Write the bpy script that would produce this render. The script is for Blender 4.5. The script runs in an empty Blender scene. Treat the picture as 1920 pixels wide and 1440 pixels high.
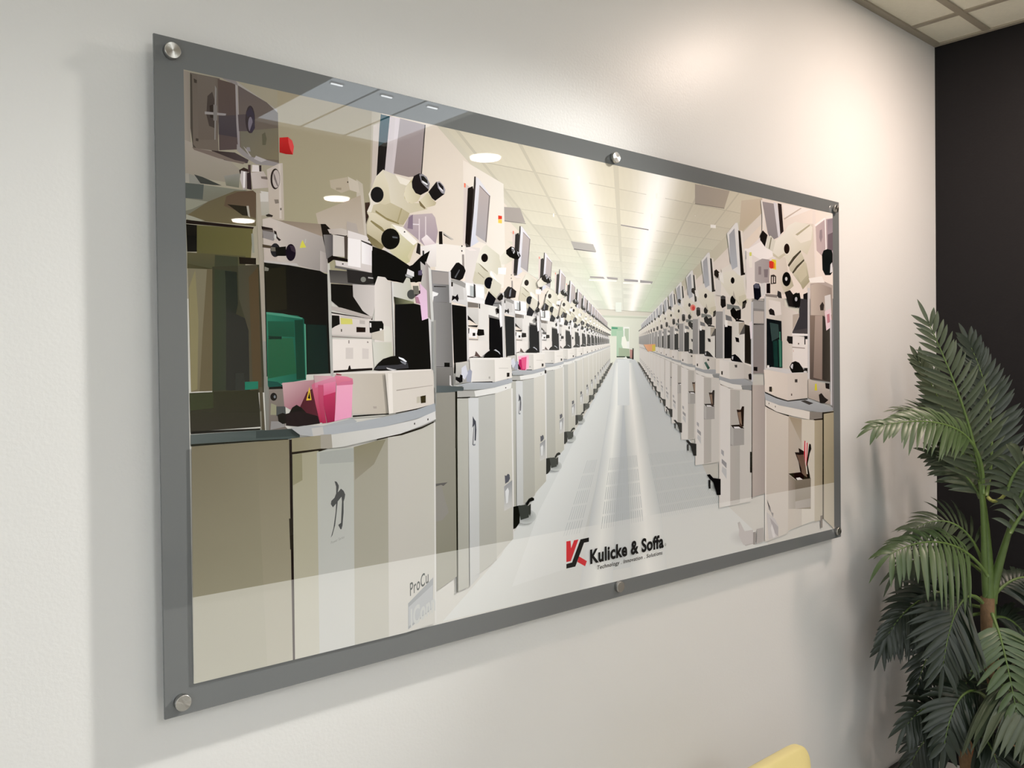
import bpy, bmesh, math, random
from mathutils import Vector, Matrix, Quaternion
random.seed(7)
S = bpy.context.scene
C = S.collection
PI = math.pi

# ------------------------------------------------------------------ camera
cam_data = bpy.data.cameras.new('camera')
cam_data.sensor_width = 36
cam_data.lens = 30.089
cam_data.clip_start = 0.05
cam = bpy.data.objects.new('camera', cam_data)
C.objects.link(cam)
cam.matrix_world = Matrix((
    (0.750677, 0.016886, -0.660453, -0.480541),
    (-0.660572, 0.002036, -0.750760, -1.431205),
    (-0.011332, 0.999855, 0.012683, 1.551667),
    (0, 0, 0, 1)))
S.camera = cam

# ------------------------------------------------------------------ world, exposure
world = bpy.data.worlds.new('world')
S.world = world
world.use_nodes = True
world.node_tree.nodes['Background'].inputs[0].default_value = (0.9, 0.95, 1.0, 1)
world.node_tree.nodes['Background'].inputs[1].default_value = 0.02
vs = S.view_settings
vs.view_transform = 'Standard'
vs.look = 'None'
vs.gamma = 1
vs.use_curve_mapping = False
vs.exposure = 0.56

DOWN_XY = [(2.35, -0.72), (2.72, -2.48), (2.63, -4.03), (2.48, -5.26)]
TROFFER = 9.0
DOWN_POWER = [12.5, 5, 4, 4]
WARM = (1.0, 0.80, 0.68)
CEIL = 2.816

def light(name, kind, loc, target, power, col, **kw):
    d = bpy.data.lights.new(name, kind)
    d.energy = power
    d.color = col
    for k, v in kw.items():
        setattr(d, k, v)
    o = bpy.data.objects.new(name, d)
    C.objects.link(o)
    o.location = loc
    o.rotation_euler = (Vector(target) - Vector(loc)).to_track_quat('-Z', 'Y').to_euler()
    return o

# daylight entering by the window in the left wall
light('window_daylight', 'AREA', (-3.4, -3.2, 1.75), (0.9, -0.2, 0.9), 34, (0.93, 0.97, 1.0),
      shape='RECTANGLE', size=2.2, size_y=1.5)
# extra spot added beside the nearest downlight to light the picture's left end
light('added_left_spot', 'SPOT', (2.35, -0.72, 2.80), (-0.45, 0.0, 1.0), 370, (1.0, 0.985, 0.93),
      spot_size=math.radians(37), spot_blend=1.0, shadow_soft_size=0.05)

# ------------------------------------------------------------------ helpers
def srgb(h):
    out = []
    for i in (0, 2, 4):
        c = int(h[i:i + 2], 16) / 255
        out.append(c / 12.92 if c <= 0.04045 else ((c + 0.055) / 1.055) ** 2.4)
    return out

def mat(name, col, rough=0.6, metal=0.0, ior=1.5, bump=0.0, bump_scale=200, mottling=0.0, mottle_scale=8, **kw):
    m = bpy.data.materials.new(name)
    m.use_nodes = True
    nt = m.node_tree
    b = nt.nodes['Principled BSDF']
    b.inputs['Base Color'].default_value = (*col, 1)
    b.inputs['Roughness'].default_value = rough
    b.inputs['Metallic'].default_value = metal
    b.inputs['IOR'].default_value = ior
    for k, v in kw.items():
        b.inputs[k.replace('_', ' ')].default_value = v
    tc = nt.nodes.new('ShaderNodeTexCoord')
    if mottling:
        n = nt.nodes.new('ShaderNodeTexNoise')
        n.inputs['Scale'].default_value = mottle_scale
        n.inputs['Detail'].default_value = 4
        nt.links.new(tc.outputs['Object'], n.inputs['Vector'])
        mix = nt.nodes.new('ShaderNodeMix')
        mix.data_type = 'RGBA'
        mix.inputs['A'].default_value = (*[c * (1 - mottling) for c in col], 1)
        mix.inputs['B'].default_value = (*[min(1, c * (1 + mottling)) for c in col], 1)
        nt.links.new(n.outputs['Fac'], mix.inputs['Factor'])
        nt.links.new(mix.outputs['Result'], b.inputs['Base Color'])
    if bump:
        n2 = nt.nodes.new('ShaderNodeTexNoise')
        n2.inputs['Scale'].default_value = bump_scale
        n2.inputs['Detail'].default_value = 3
        nt.links.new(tc.outputs['Object'], n2.inputs['Vector'])
        bp = nt.nodes.new('ShaderNodeBump')
        bp.inputs['Strength'].default_value = bump
        bp.inputs['Distance'].default_value = 0.002
        nt.links.new(n2.outputs['Fac'], bp.inputs['Height'])
        nt.links.new(bp.outputs['Normal'], b.inputs['Normal'])
    return m

def emis(name, col, strength):
    m = bpy.data.materials.new(name)
    m.use_nodes = True
    b = m.node_tree.nodes['Principled BSDF']
    b.inputs['Base Color'].default_value = (0, 0, 0, 1)
    b.inputs['Emission Color'].default_value = (*col, 1)
    b.inputs['Emission Strength'].default_value = strength
    return m

def obj(name, bm, m, parent=None, loc=(0, 0, 0), smooth=False):
    me = bpy.data.meshes.new(name)
    if smooth:
        for f in bm.faces:
            f.smooth = True
    bm.to_mesh(me)
    bm.free()
    me.materials.append(m)
    o = bpy.data.objects.new(name, me)
    C.objects.link(o)
    o.location = loc
    if parent:
        o.parent = parent
    return o

def empty(name, loc=(0, 0, 0)):
    o = bpy.data.objects.new(name, None)
    o.empty_display_size = 0.05
    C.objects.link(o)
    o.location = loc
    return o

def tag(o, label=None, cat=None, group=None, kind=None):
    if label: o['label'] = label
    if cat: o['category'] = cat
    if group: o['group'] = group
    if kind: o['kind'] = kind
    return o

def box(bm, a, b):
    (x0, y0, z0), (x1, y1, z1) = a, b
    v = [bm.verts.new(p) for p in ((x0, y0, z0), (x1, y0, z0), (x1, y1, z0), (x0, y1, z0),
                                   (x0, y0, z1), (x1, y0, z1), (x1, y1, z1), (x0, y1, z1))]
    for f in ((0, 3, 2, 1), (4, 5, 6, 7), (0, 1, 5, 4), (1, 2, 6, 5), (2, 3, 7, 6), (3, 0, 4, 7)):
        bm.faces.new([v[i] for i in f])
    return bm

def boxes(*ab):
    bm = bmesh.new()
    for a, b in ab:
        box(bm, a, b)
    return bm

def lathe(profile, axis='Z', n=40):
    """profile = [(radius, height)...]; turned about the axis."""
    bm = bmesh.new()
    rings = []
    for r, h in profile:
        ring = []
        for k in range(n):
            t = 2 * PI * k / n
            c, s = r * math.cos(t), r * math.sin(t)
            ring.append(bm.verts.new((c, s, h) if axis == 'Z' else (c, -h, s)))
        rings.append(ring)
    for a, b in zip(rings, rings[1:]):
        for k in range(n):
            bm.faces.new((a[k], a[(k + 1) % n], b[(k + 1) % n], b[k]))
    bm.faces.new(list(reversed(rings[0])))
    bm.faces.new(rings[-1])
    bmesh.ops.recalc_face_normals(bm, faces=bm.faces)
    return bm

# ------------------------------------------------------------------ setting
wall_mat = mat('satin_white_paint', (0.74, 0.735, 0.73), rough=0.38, bump=0.12, bump_scale=160, ior=1.4)
dark_mat = mat('charcoal_paint', (0.010, 0.009, 0.010), rough=0.65, ior=1.3, bump=0.15, bump_scale=140)
beige_mat = mat('beige_paint', (0.46, 0.44, 0.37), rough=0.6)
gyp_mat = mat('beige_plaster_ceiling', (0.52, 0.47, 0.38), rough=0.8)
floor_mat = mat('grey_loop_carpet', (0.48, 0.48, 0.46), rough=0.9, mottling=0.03)
carpet_mat = mat('brown_grey_carpet', (0.12, 0.105, 0.08), rough=0.95, bump=0.6, bump_scale=500)
tile_mat = mat('fissured_ceiling_tile', (0.80, 0.77, 0.64), rough=0.9, bump=0.5, bump_scale=260, mottling=0.05, mottle_scale=60)
tbar_mat = mat('ceiling_grid_metal', (0.36, 0.32, 0.25), rough=0.5)
black_mat = mat('matte_black', (0.01, 0.01, 0.01), rough=0.6)
XR = 3.012                                  # charcoal wall stub
WX0, WX1, WY = -3.5, 12.0, -6.3

tag(obj('floor', boxes(((WX0, -4.42, -0.1), (WX1, 0.3, 0.0))), floor_mat), kind='structure')
tag(obj('trim_1', boxes(((WX0, WY, -0.1), (WX1, -4.42, 0.0))), carpet_mat), kind='structure')
tag(obj('wall_back', boxes(((WX0, 0.0, 0.0), (WX1, 0.12, 3.1))), wall_mat), kind='structure')
tag(obj('wall_right', boxes(((XR, -0.42, 0.0), (XR + 0.16, 0.0, CEIL))), dark_mat), kind='structure')
tag(obj('wall_front', boxes(((WX0, WY - 0.12, 0.0), (WX1, WY, 3.1))), beige_mat), kind='structure')
tag(obj('wall_far', boxes(((WX1, WY, 0.0), (WX1 + 0.12, 0.12, 3.1))), beige_mat), kind='structure')
# left wall with its window opening
tag(obj('wall_left', boxes(((WX0 - 0.12, WY, 0), (WX0, 0.12, 0.95)), ((WX0 - 0.12, WY, 2.55), (WX0, 0.12, 3.1)),
                           ((WX0 - 0.12, WY, 0.95), (WX0, -4.4, 2.55)), ((WX0 - 0.12, -2.0, 0.95), (WX0, 0.12, 2.55))),
        wall_mat), kind='structure')
win = tag(obj('window_1', boxes(((WX0 - 0.10, -4.4, 0.95), (WX0 - 0.09, -2.0, 2.55))),
              emis('overcast_daylight_pane', (0.9, 0.96, 1.0), 1.2)), kind='structure')
obj('window_frame', boxes(((WX0 - 0.11, -4.4, 0.95), (WX0 - 0.03, -4.34, 2.55)), ((WX0 - 0.11, -2.06, 0.95), (WX0 - 0.03, -2.0, 2.55)),
                          ((WX0 - 0.11, -3.23, 0.95), (WX0 - 0.04, -3.17, 2.55)), ((WX0 - 0.11, -4.34, 0.95), (WX0 - 0.03, -2.06, 1.01)),
                          ((WX0 - 0.11, -4.34, 2.49), (WX0 - 0.03, -2.06, 2.55))), mat('window_frame_white', (0.7, 0.7, 0.7)), win)
# skirting along the white wall
tag(obj('baseboard_back', boxes(((WX0, -0.012, 0.0), (XR, 0.0, 0.10))), mat('black_vinyl_skirting', (0.03, 0.03, 0.03), rough=0.4)), kind='structure')

# ceiling: tiles by the wall, smooth plaster further out with a raised tiled bay
BX0, BX1, BY0, BY1 = 1.375, 2.15, -2.66, -1.30
GY = -1.10
bm = bmesh.new()
box(bm, (WX0, GY, CEIL + 0.004), (WX1, 0.0, CEIL + 0.03))
tag(obj('ceiling', bm, tile_mat), kind='structure')
bm = bmesh.new()
for a, b in (((WX0, WY), (BX0, GY)), ((BX1, WY), (WX1, GY)), ((BX0, WY), (BX1, BY0)), ((BX0, BY1), (BX1, GY))):
    box(bm, (a[0], a[1], CEIL), (b[0], b[1], CEIL + 0.03))
tag(obj('trim_2', bm, gyp_mat), kind='structure')
# grid bars of the tiled strip
bm = bmesh.new()
w = 0.012
for yy in (-0.197, -0.797):
    box(bm, (WX0, yy - w, CEIL - 0.002), (WX1, yy + w, CEIL + 0.006))
xx = 2.756
xs = [2.756 + 0.6 * k for k in range(-10, 15)]
for xx in xs:
    if WX0 < xx < WX1:
        box(bm, (xx - w, GY, CEIL - 0.0014), (xx + w, -0.001, CEIL + 0.0052))
box(bm, (WX0, -0.026, CEIL - 0.003), (XR, 0.0, CEIL + 0.006))
box(bm, (XR - 0.02, -0.42, CEIL - 0.0034), (XR - 0.0005, -0.0005, CEIL + 0.0064))
tag(obj('trim_3', bm, tbar_mat), kind='structure')
# raised bay; its tiles are given an added glow to brighten their reflection
bm = bmesh.new()
BZ = CEIL + 0.02
box(bm, (BX0 - .01, BY0 - .01, BZ), (BX1 + .01, BY1 + .01, BZ + 0.02))
tag(obj('glowing_bay_tiles', bm, emis('added_tile_glow', (0.86, 0.94, 1.0), 2.2)),
    'pale ceiling tiles in a raised bay, given an added glow, reflected along the top edge of the picture', 'ceiling light')
bm = bmesh.new()
for k in (1, 2):
    x = BX0 + (BX1 - BX0) * k / 3
    box(bm, (x - .002, BY0, BZ - .006), (x + .002, BY1, BZ))
tag(obj('trim_4', bm, mat('bay_grid_grey', (0.18, 0.18, 0.18))), kind='structure')
strip_mat = emis('cool_strip_glow', (0.95, 0.98, 1.0), 9)
first = None
for k in range(3):
    x = BX0 + (BX1 - BX0) * (k + 0.15) / 3
    if first is None:
        first = empty('strip_light', (x, -1.96, BZ - 0.012))
        obj('housing', boxes(((0, -.008, .004), (.064, .008, .012))), mat('strip_housing_white', (0.8, 0.8, 0.8)), first)
        obj('lamp', boxes(((.004, -.004, 0), (.060, .004, .004))), strip_mat, first)
        o = first
    else:
        o = first.copy(); C.objects.link(o); o.location = (x, -1.96, BZ - 0.012)
        for ch in list(first.children):
            c = ch.copy(); C.objects.link(c); c.parent = o
    tag(o, 'short strip light in the ceiling bay, %s reflected at the top edge'
        % ('leftmost of three', 'middle of three', 'rightmost of three')[k], 'ceiling light', 'strip lights in the ceiling bay')

# ------------------------------------------------------------------ downlights
first = None
lamp_m = emis('warm_lamp_glow', (1.0, 0.93, 0.80), 12)
ring_m = mat('white_trim_ring', (0.8, 0.78, 0.74), rough=0.4)
names = ['round recessed ceiling downlight nearest the white wall', 'round recessed downlight reflected largest, above the monitors of the picture',
         'round recessed downlight reflected left of the microscope of the picture', 'round recessed downlight reflected smallest, farthest left in the picture']
for k, (x, y) in enumerate(DOWN_XY):
    if first is None:
        first = empty('downlight', (x, y, CEIL))
        bm = bmesh.new()
        n = 40
        rr = [(0.092, -0.004), (0.098, -0.006), (0.108, -0.004), (0.112, 0.0)]
        rings = [[bm.verts.new((r * math.cos(2 * PI * j / n), r * math.sin(2 * PI * j / n), h)) for j in range(n)] for r, h in rr]
        for a, b in zip(rings, rings[1:]):
            for j in range(n):
                bm.faces.new((a[j], b[j], b[(j + 1) % n], a[(j + 1) % n]))
        bmesh.ops.recalc_face_normals(bm, faces=bm.faces)
        obj('trim_ring', bm, ring_m, first, smooth=True)
        obj('lens', lathe([(0.001, -0.001), (0.092, -0.001), (0.092, -0.003), (0.001, -0.003)]), lamp_m, first)
        o = first
    else:
        o = first.copy(); C.objects.link(o); o.location = (x, y, CEIL)
        for ch in list(first.children):
            c = ch.copy(); C.objects.link(c); c.parent = o
    tag(o, names[k], 'ceiling light', 'recessed downlights in a row')
    light('downlight_lamp', 'AREA', (x, y, CEIL - 0.012), (x, y, 0), DOWN_POWER[k], WARM, shape='DISK', size=0.17)
    light('downlight_beam', 'SPOT', (x, y, CEIL - 0.012), (x, y, 0), 8 if k == 0 else 30, WARM,
          spot_size=math.radians(150), spot_blend=1.0, shadow_soft_size=0.045)

# ------------------------------------------------------------------ flat office troffers behind the viewer
first = None
for k, (x, y) in enumerate([(-1.6, -4.0), (0.2, -3.0), (0.2, -4.7), (1.0, -5.6)]):
    if first is None:
        first = empty('ceiling_troffer', (x, y, CEIL))
        obj('frame', boxes(((-.30, -.60, -.006), (-.275, .60, 0)), ((.275, -.60, -.006), (.30, .60, 0)), ((-.275, -.60, -.006), (.275, -.575, 0)), ((-.275, .575, -.006), (.275, .60, 0))), ring_m, first)
        obj('diffuser', boxes(((-.275, -.575, -.004), (.275, .575, -.001))), emis('neutral_diffuser_glow', (0.96, 1.0, 0.98), TROFFER), first)
        o = first
    else:
        o = first.copy(); C.objects.link(o); o.location = (x, y, CEIL)
        for ch in list(first.children):
            c = ch.copy(); C.objects.link(c); c.parent = o
    tag(o, 'flat rectangular office ceiling light behind the viewer, ' + ('nearest the window', 'nearest the picture', 'in mid room', 'nearest the opposite wall')[k], 'ceiling light', 'office ceiling troffers')

# ------------------------------------------------------------------ the picture
PW, PH = 2.19, 1.10
Z0 = 1.0
FRONT = -0.030
BACK = -0.026
pic = empty('wall_picture', (0, 0, Z0))
tag(pic, 'wide grey bordered acrylic panel on steel standoffs showing a bright factory hall of microscope machines', 'picture')
panel_mat = mat('grey_acrylic_border', (0.150, 0.158, 0.163), rough=0.012, ior=1.6)
bm = boxes(((0, FRONT, 0), (PW, BACK, PH)))
bmesh.ops.bevel(bm, geom=bm.edges[:], offset=0.0009, segments=1, affect='EDGES')
obj('acrylic_panel', bm, panel_mat, pic)
steel = mat('brushed_steel', (0.52, 0.51, 0.49), rough=0.33, metal=1.0, Anisotropic=0.85)
tn = steel.node_tree.nodes.new('ShaderNodeTangent')
tn.direction_type = 'RADIAL'
tn.axis = 'Y'
steel.node_tree.links.new(tn.outputs[0], steel.node_tree.nodes['Principled BSDF'].inputs['Tangent'])
for (x, z) in ((0.027, 1.076), (1.090, 1.072), (2.157, 1.074), (0.027, 0.023), (1.090, 0.027), (2.160, 0.023)):
    c = obj('standoff_cap', lathe([(0.0125, 0.0), (0.0130, 0.0008), (0.0130, 0.0098), (0.0124, 0.0106)], 'Y'), steel, pic, (x, FRONT + 0.0001, z))
    for f in c.data.polygons:
        f.use_smooth = len(f.vertices) == 4
    obj('barrel', lathe([(0.0095, -0.0236), (0.0095, 0.0)], 'Y'), steel, c, (0, -FRONT + BACK - 0.0002, 0))

# The printed photograph is flat: every patch of ink lies on the panel. Coordinates are tenths of a
# millimetre from the panel's lower left corner; each line is colour (or colour>colour blend) and outline.
PRINT = {}
PRINT['back'] = """
c8c5b8 472,10525 21443,10587 21412,316 466,473
a09a86>a3987e 438,10561,0 4138,10589,100 4081,6970,100 420,6791,0
a3987e>a09a7c 2114,10615,0 4139,10640,0 4088,7378,100 2060,7246,100
b5ab94 4043,10570 4366,10582 4220,7387 3910,7367
dccfbc>e6dccb 4270,10614,0 11473,10500,100 11400,5479,100 4191,5541,0
cdc5ae>d9d6c4 5482,10604,0 21444,10622,37 21389,6432,100 11252,6270,100
c5bea4>cfcab4 15331,10596,23 17347,10586,59 17326,9024,92 14756,8367,62 11820,6480,50
d8cfc0>ece2d4 17340,10117,21 17306,7617,100 14026,7457,82 12890,7125,75 14756,8367,51
"""
PRINT['ceiling_over'] = """
8f8a86 11136,9133 12190,9123 12190,9096 11136,9106
a8a096 7333,9109 7814,9143 7967,8832 7344,8800
86807a 7344,8823 7983,8822 7983,8810 7344,8800
aaa69c>b4b0a6 9383,8564,1 10138,8559,78 10247,8391,98 9486,8388,22
6f6c6a 9487,8400 10228,8389 10228,8376 9486,8376
a39e98 10017,7791 10482,7809 10538,7761 10016,7753
a39e98 10595,7816 10999,7817 10999,7765 10633,7767
a09c98 11235,7806 11758,7813 11757,7759 11234,7753
a09c98 11840,7818 12340,7809 12297,7752 11839,7751
f2efe2 9979,7713 10959,7749 10959,7723 9979,7688
f2efe2 11194,7725 12255,7763 12254,7736 11194,7685
f8f3e4 9636,10105 9707,10103 9706,9991 9634,9993
f8f3e4 12479,10077 12564,10075 12541,9936 12477,9941
f8f3e4 9789,9527 9861,9524 9877,9413 9805,9417
f8f3e4 12280,9538 12365,9534 12320,9380 12278,9389
f8f3e4 8824,9142 8858,9134 8857,9061 8823,9069
f6f2e6 14821,9523 15067,9534 15066,9446 14819,9435
c9bba4>c2b498 16308,10363,3 17346,10555,28 17340,10117,60 16163,9378,73
e6d8c4>f0e4d2 16025,8912,14 17336,9805,0 17315,8243,99 16416,8489,58
a89e90>b4a892 14140,10536,0 15737,10561,44 15475,10052,50 14133,10021,0
8a8278 14133,10021 15475,10052 15475,10030 14133,10000
d9dcc8>e2e4d2 10262,6865,2 12562,6948,2 12543,5606,100 10243,5616,100
c6cbb6 10412,6884 12284,6897 12284,6856 10411,6832
e3e8d8 10913,7214 11128,7224 11124,6988 10909,6980
a9c9a8 10750,6624 11178,6623 11175,6400 10746,6391
5f9f7c 10769,6612 10982,6604 10981,6565 10768,6560
b4cdb0 10942,6525 11216,6532 11207,5875 10932,5900
eef0e4 11198,6623 11417,6629 11404,5743 11185,5744
bccab0 11237,6585 11396,6589 11391,6272 11232,6269
f1f3e2 11135,6373 11254,6401 11312,6271 11329,6113 11170,6085 11113,6202
a9b79a 11013,6109 11409,6087 11426,5876 11010,5900
3f4a40 10932,5900 11247,5901 11246,5875 10932,5874
39423a 11286,5902 11567,5890 11566,5836 11325,5849
b98f84 11429,6074 11529,6062 11526,5850 11426,5863
2f2c2a 11530,6102 11570,6102 11566,5823 11505,5823
cfd3cf>d2d4cb 10932,5848,1 11607,5823,1 13119,4628,27 15037,2055,79 17547,371,100 17546,292,100 5567,478,100 7159,1602,100 8620,3325,64 9768,4488,33
d6d9d2>dadcd4 10932,5848,0 11010,5848,0 10204,2939,79 9448,1011,100 7454,858,100 8274,2396,100 9674,4241,43
c7ccca>c6cbc6 10837,4704,0 11289,4689,0 11604,2811,58 11695,658,100 10171,706,100 10542,2908,58
ced2cd>f8faf4 10853,5744,0 11028,5744,100 10915,4701,100 10645,4710,0
ced2cd>f8faf4 11028,5744,100 11165,5744,0 11150,4693,0 10915,4701,100
ced2cd>f8faf4 10645,4710,0 10915,4701,100 10703,3412,100 10323,3441,0
ced2cd>f8faf4 10915,4701,100 11150,4693,0 11013,3389,0 10703,3412,100
ced2cd>f8faf4 10323,3441,0 10703,3412,100 10417,2147,100 9971,2199,0
ced2cd>f8faf4 10703,3412,100 11013,3389,0 10838,2099,0 10417,2147,100
ced2cd>f8faf4 9971,2199,0 10417,2147,100 10129,342,100 9547,444,0
ced2cd>f8faf4 10417,2147,100 10838,2099,0 10695,243,0 10129,342,100
ced2cb>fafbf5 11165,5744,0 11344,5743,100 11509,4681,100 11189,4692,0
ced2cb>fafbf5 11344,5743,100 11524,5743,0 11876,4669,0 11509,4681,100
ced2cb>fafbf5 11189,4692,0 11509,4681,100 11734,3335,100 11289,3369,0
ced2cb>fafbf5 11509,4681,100 11876,4669,0 12233,3298,0 11734,3335,100
ced2cb>fafbf5 11289,3369,0 11734,3335,100 11920,1973,100 11350,2039,0
ced2cb>fafbf5 11734,3335,100 12233,3298,0 12597,1895,0 11920,1973,100
ced2cb>fafbf5 11350,2039,0 11920,1973,100 12060,112,100 11404,225,0
ced2cb>fafbf5 11920,1973,100 12597,1895,0 12875,-28,0 12060,112,100
dfe3dd 10970,5822 11405,5823 11388,4686 10954,4700
"""
PRINT['unit_right'] = """
%7f837c>bfc2bb 14941,2316 15215,2289 15205,2256 15177,2226 15133,2203 15076,2187 15010,2181 14939,2183 14869,2195 14804,2215 14748,2241 14706,2273 14680,2307 14671,2342 14681,2375 14708,2404 14751,2427 14807,2443 14872,2450 14943,2448 15013,2437 15079,2418 15136,2391 15179,2359 15206,2325
e8e2d4>d9d3c4 15300,8333,12 16447,8826,56 16524,6661,60 16483,7577,58 15238,7516,10
ddd6c8 15015,7579 16754,7590 16724,5433 14985,5448
d9d4ca 16445,8704 16988,8716 16980,8097 16437,8124
8e8480>b9afa8 16933,8681,0 17322,8774,43 17718,8774,93 17710,8142,93 17425,8093,57 16925,8093,0
e4e2da 15567,9349 15984,9691 16088,9703 16439,8262 16120,8225 15759,8410
a6a6a6>b4b8ba 15669,9329,14 15930,9535,0 16071,8463,100 15809,8354,100 15710,8586,86
231f1c 16112,9494 16296,9467 16439,8262 16226,8217
e8e0d2 16217,9504 16323,9500 16467,8340 16386,8304
e9e5d4>d3cdb4 15298,8229,12 15809,8324,20 16331,8148,43 16456,7576,80 16161,7349,87 15901,7458,74 15544,7710,50 15244,7960,27
d0cab0 16112,7619 16431,7697 16590,7552 16319,7295 16110,7438
1e1c1a 16295,7477 16483,7546 16508,7456 16293,7309
2b2722 14950,8264 15050,8315 15198,8237 15121,8070 14949,8146
ece8dc 15148,8219 15349,8262 15395,7939 15195,8016
1c1714 15912,8061 15907,8032 15893,8006 15872,7985 15846,7971 15817,7965 15788,7967 15763,7979 15742,7997 15729,8021 15725,8049 15730,8077 15744,8103 15765,8124 15791,8139 15819,8145 15848,8142 15874,8131 15895,8113 15907,8088
1a1918 15953,7506 15946,7466 15927,7429 15898,7400 15862,7380 15822,7372 15782,7377 15746,7393 15718,7420 15700,7455 15694,7494 15701,7533 15720,7570 15749,7599 15785,7619 15825,7627 15865,7623 15901,7607 15930,7580 15948,7545
b7b0a0 15853,7772 15954,7551 16214,7351 16109,7407 15825,7605
7c7f78 15539,7382 16108,7347 16213,7260 15537,7233
23211f 15238,7546 15340,7595 15466,7572 15488,7320 15310,7253 15235,7339
4a4846 15239,7575 15340,7610 15466,7587 15465,7512 15238,7501
1a1918 15690,7209 15847,7306 16053,7163 16157,7046 15946,6948 15740,7061
1d1c1b 16002,7222 16213,7260 16209,6987 16050,6951
7a7a78 15459,7081 15739,7031 15789,6898 15482,6933
1f1e1d 15946,6978 16367,6931 16366,6870 15945,6873
403c36 16294,7416 16482,7485 16426,7315 16266,7262
9f9d98>8b8a86 15009,7153,3 15384,7167,3 15366,5861,77 14991,5860,77
cfccc4 15334,7225 15436,7229 15410,5385 15309,5386
17181a 15404,6797 15787,6763 15775,5862 15391,5861
f1eee4 15431,6931 15558,6921 15556,6742 15429,6738
d3cfc2>dedbd0 15764,6912,0 16394,6902,100 16375,5589,100 15745,5592,0
b0a896 16102,6862 16394,6902 16392,6779 16229,6562 16097,6559
5d5a55 16204,6622 16393,6841 16389,6566 16123,6530
1b1a19 15913,6465 16096,6438 16120,6317 15963,6330
393630 16393,6841 16743,6789 16727,5680 16378,5741
26231e 16419,6811 16688,6757 16673,5710 16405,5802
8d8b86>8f8680 16808,7562,1 17418,7560,3 17389,5427,100 16778,5432,100
9e9c96 16807,7531 17417,7529 17415,7309 16804,7315
bdb5aa 16858,7240 17385,7245 17381,6901 16853,6885
2c2926 16853,6869 17380,6869 17380,6854 16852,6838
1c1a19 16836,5617 17028,5617 17027,5492 16834,5509
c6c6c4 16725,7497 16834,7502 16802,5185 16693,5187
e5dcdc 16635,6894 16772,6944 16765,6451 16683,6418
e4dfd4>d3cdc2 15164,5830,0 15670,5757,40 15664,5277,40 15158,5373,0
dcd8cf 15165,5845 16352,5802 16351,5741 15619,5757
d6d2c6>c9c3b8 15619,5757,0 16351,5741,97 16345,5284,97 15638,5278,3
1a1a1b 15697,5832 15750,5952 15906,5983 16088,5893 16245,5772 16298,5741 15748,5787
c9c9c6 15750,5922 15827,5922 15800,5817 15749,5847
3a3630 15235,5505 15310,5504 15309,5401 15234,5416
4a4844 15876,5681 16006,5681 16005,5605 15901,5606
c4beb2 16350,5711 16726,5618 16721,5248 16345,5284
211f1e 16561,5404 16670,5433 16723,5402 16721,5248 16586,5265
a5a8a8>9fa09c 15133,5373,0 15638,5278,18 16345,5284,12 16775,5185,47 16774,5093,82 16342,5070,94 15713,5112,82 15131,5255,29
e0ddd2 15156,5269 15765,5141 16236,5102 16234,4950 15609,5039 15205,5150
2c2a26 15205,5150 15456,5057 15867,5003 15866,4973 15456,5027 15204,5121
8d8f8c 16182,5088 16719,5094 16717,4940 16340,4933
211f1d 16340,4948 16745,4954 16744,4924 16340,4917
dad4c8>cbc6ba 15130,5151,3 15609,5024,32 16717,4940,97 16673,1731,97 15082,1725,3
e0dcd2 15179,5121 15660,5008 15614,1725 15132,1734
bcb6ab>b6b3a8 15660,4993,0 16128,4952,100 16084,1764,100 15614,1740,0
cfcbc0 16127,4922 16717,4909 16673,1762 16084,1764
2b2824 16719,5094 16757,5093 16712,1805 16674,1809
bfb4a8>b0a69c 16757,5093,0 17412,5082,100 17369,1893,100 16713,1851,0
26231f 16611,3172 16706,3165 16698,2563 16603,2572
a3a098 15645,3914 16325,3879 16318,3391 15638,3404
b5b2aa 15671,3973 15799,3906 15792,3394 15664,3463
a7a49c 15799,3891 16325,3864 16318,3391 15792,3394
27211d 15671,3988 16088,3982 16246,3914 16325,3864 15799,3891
eceae6 15800,3936 16061,3923 16166,3872 15851,3888
5c4638 15963,4412 16173,4404 16272,3913 16114,3936
2a211c 15963,4412 16146,4375 16227,4494 16334,4490 16299,3911 16167,3948 16117,4194 15988,4351
8a7460 16014,4334 16172,4343 16220,3946 16115,4042
9b9a98 15226,3075 15452,2939 15450,2789 15224,2956
a9a8a6 15205,3343 15330,3275 15328,3127 15203,3225
c4c4c0 15248,2865 15449,2760 15446,2491 15221,2719
1c1b1a 14530,2690 14676,2692 14821,2577 15168,2516 15162,2072 14987,2090 14940,2213 14820,2460 14674,2561
2b2a28 14601,2538 14698,2529 14695,2296 14622,2303
"""
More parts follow.
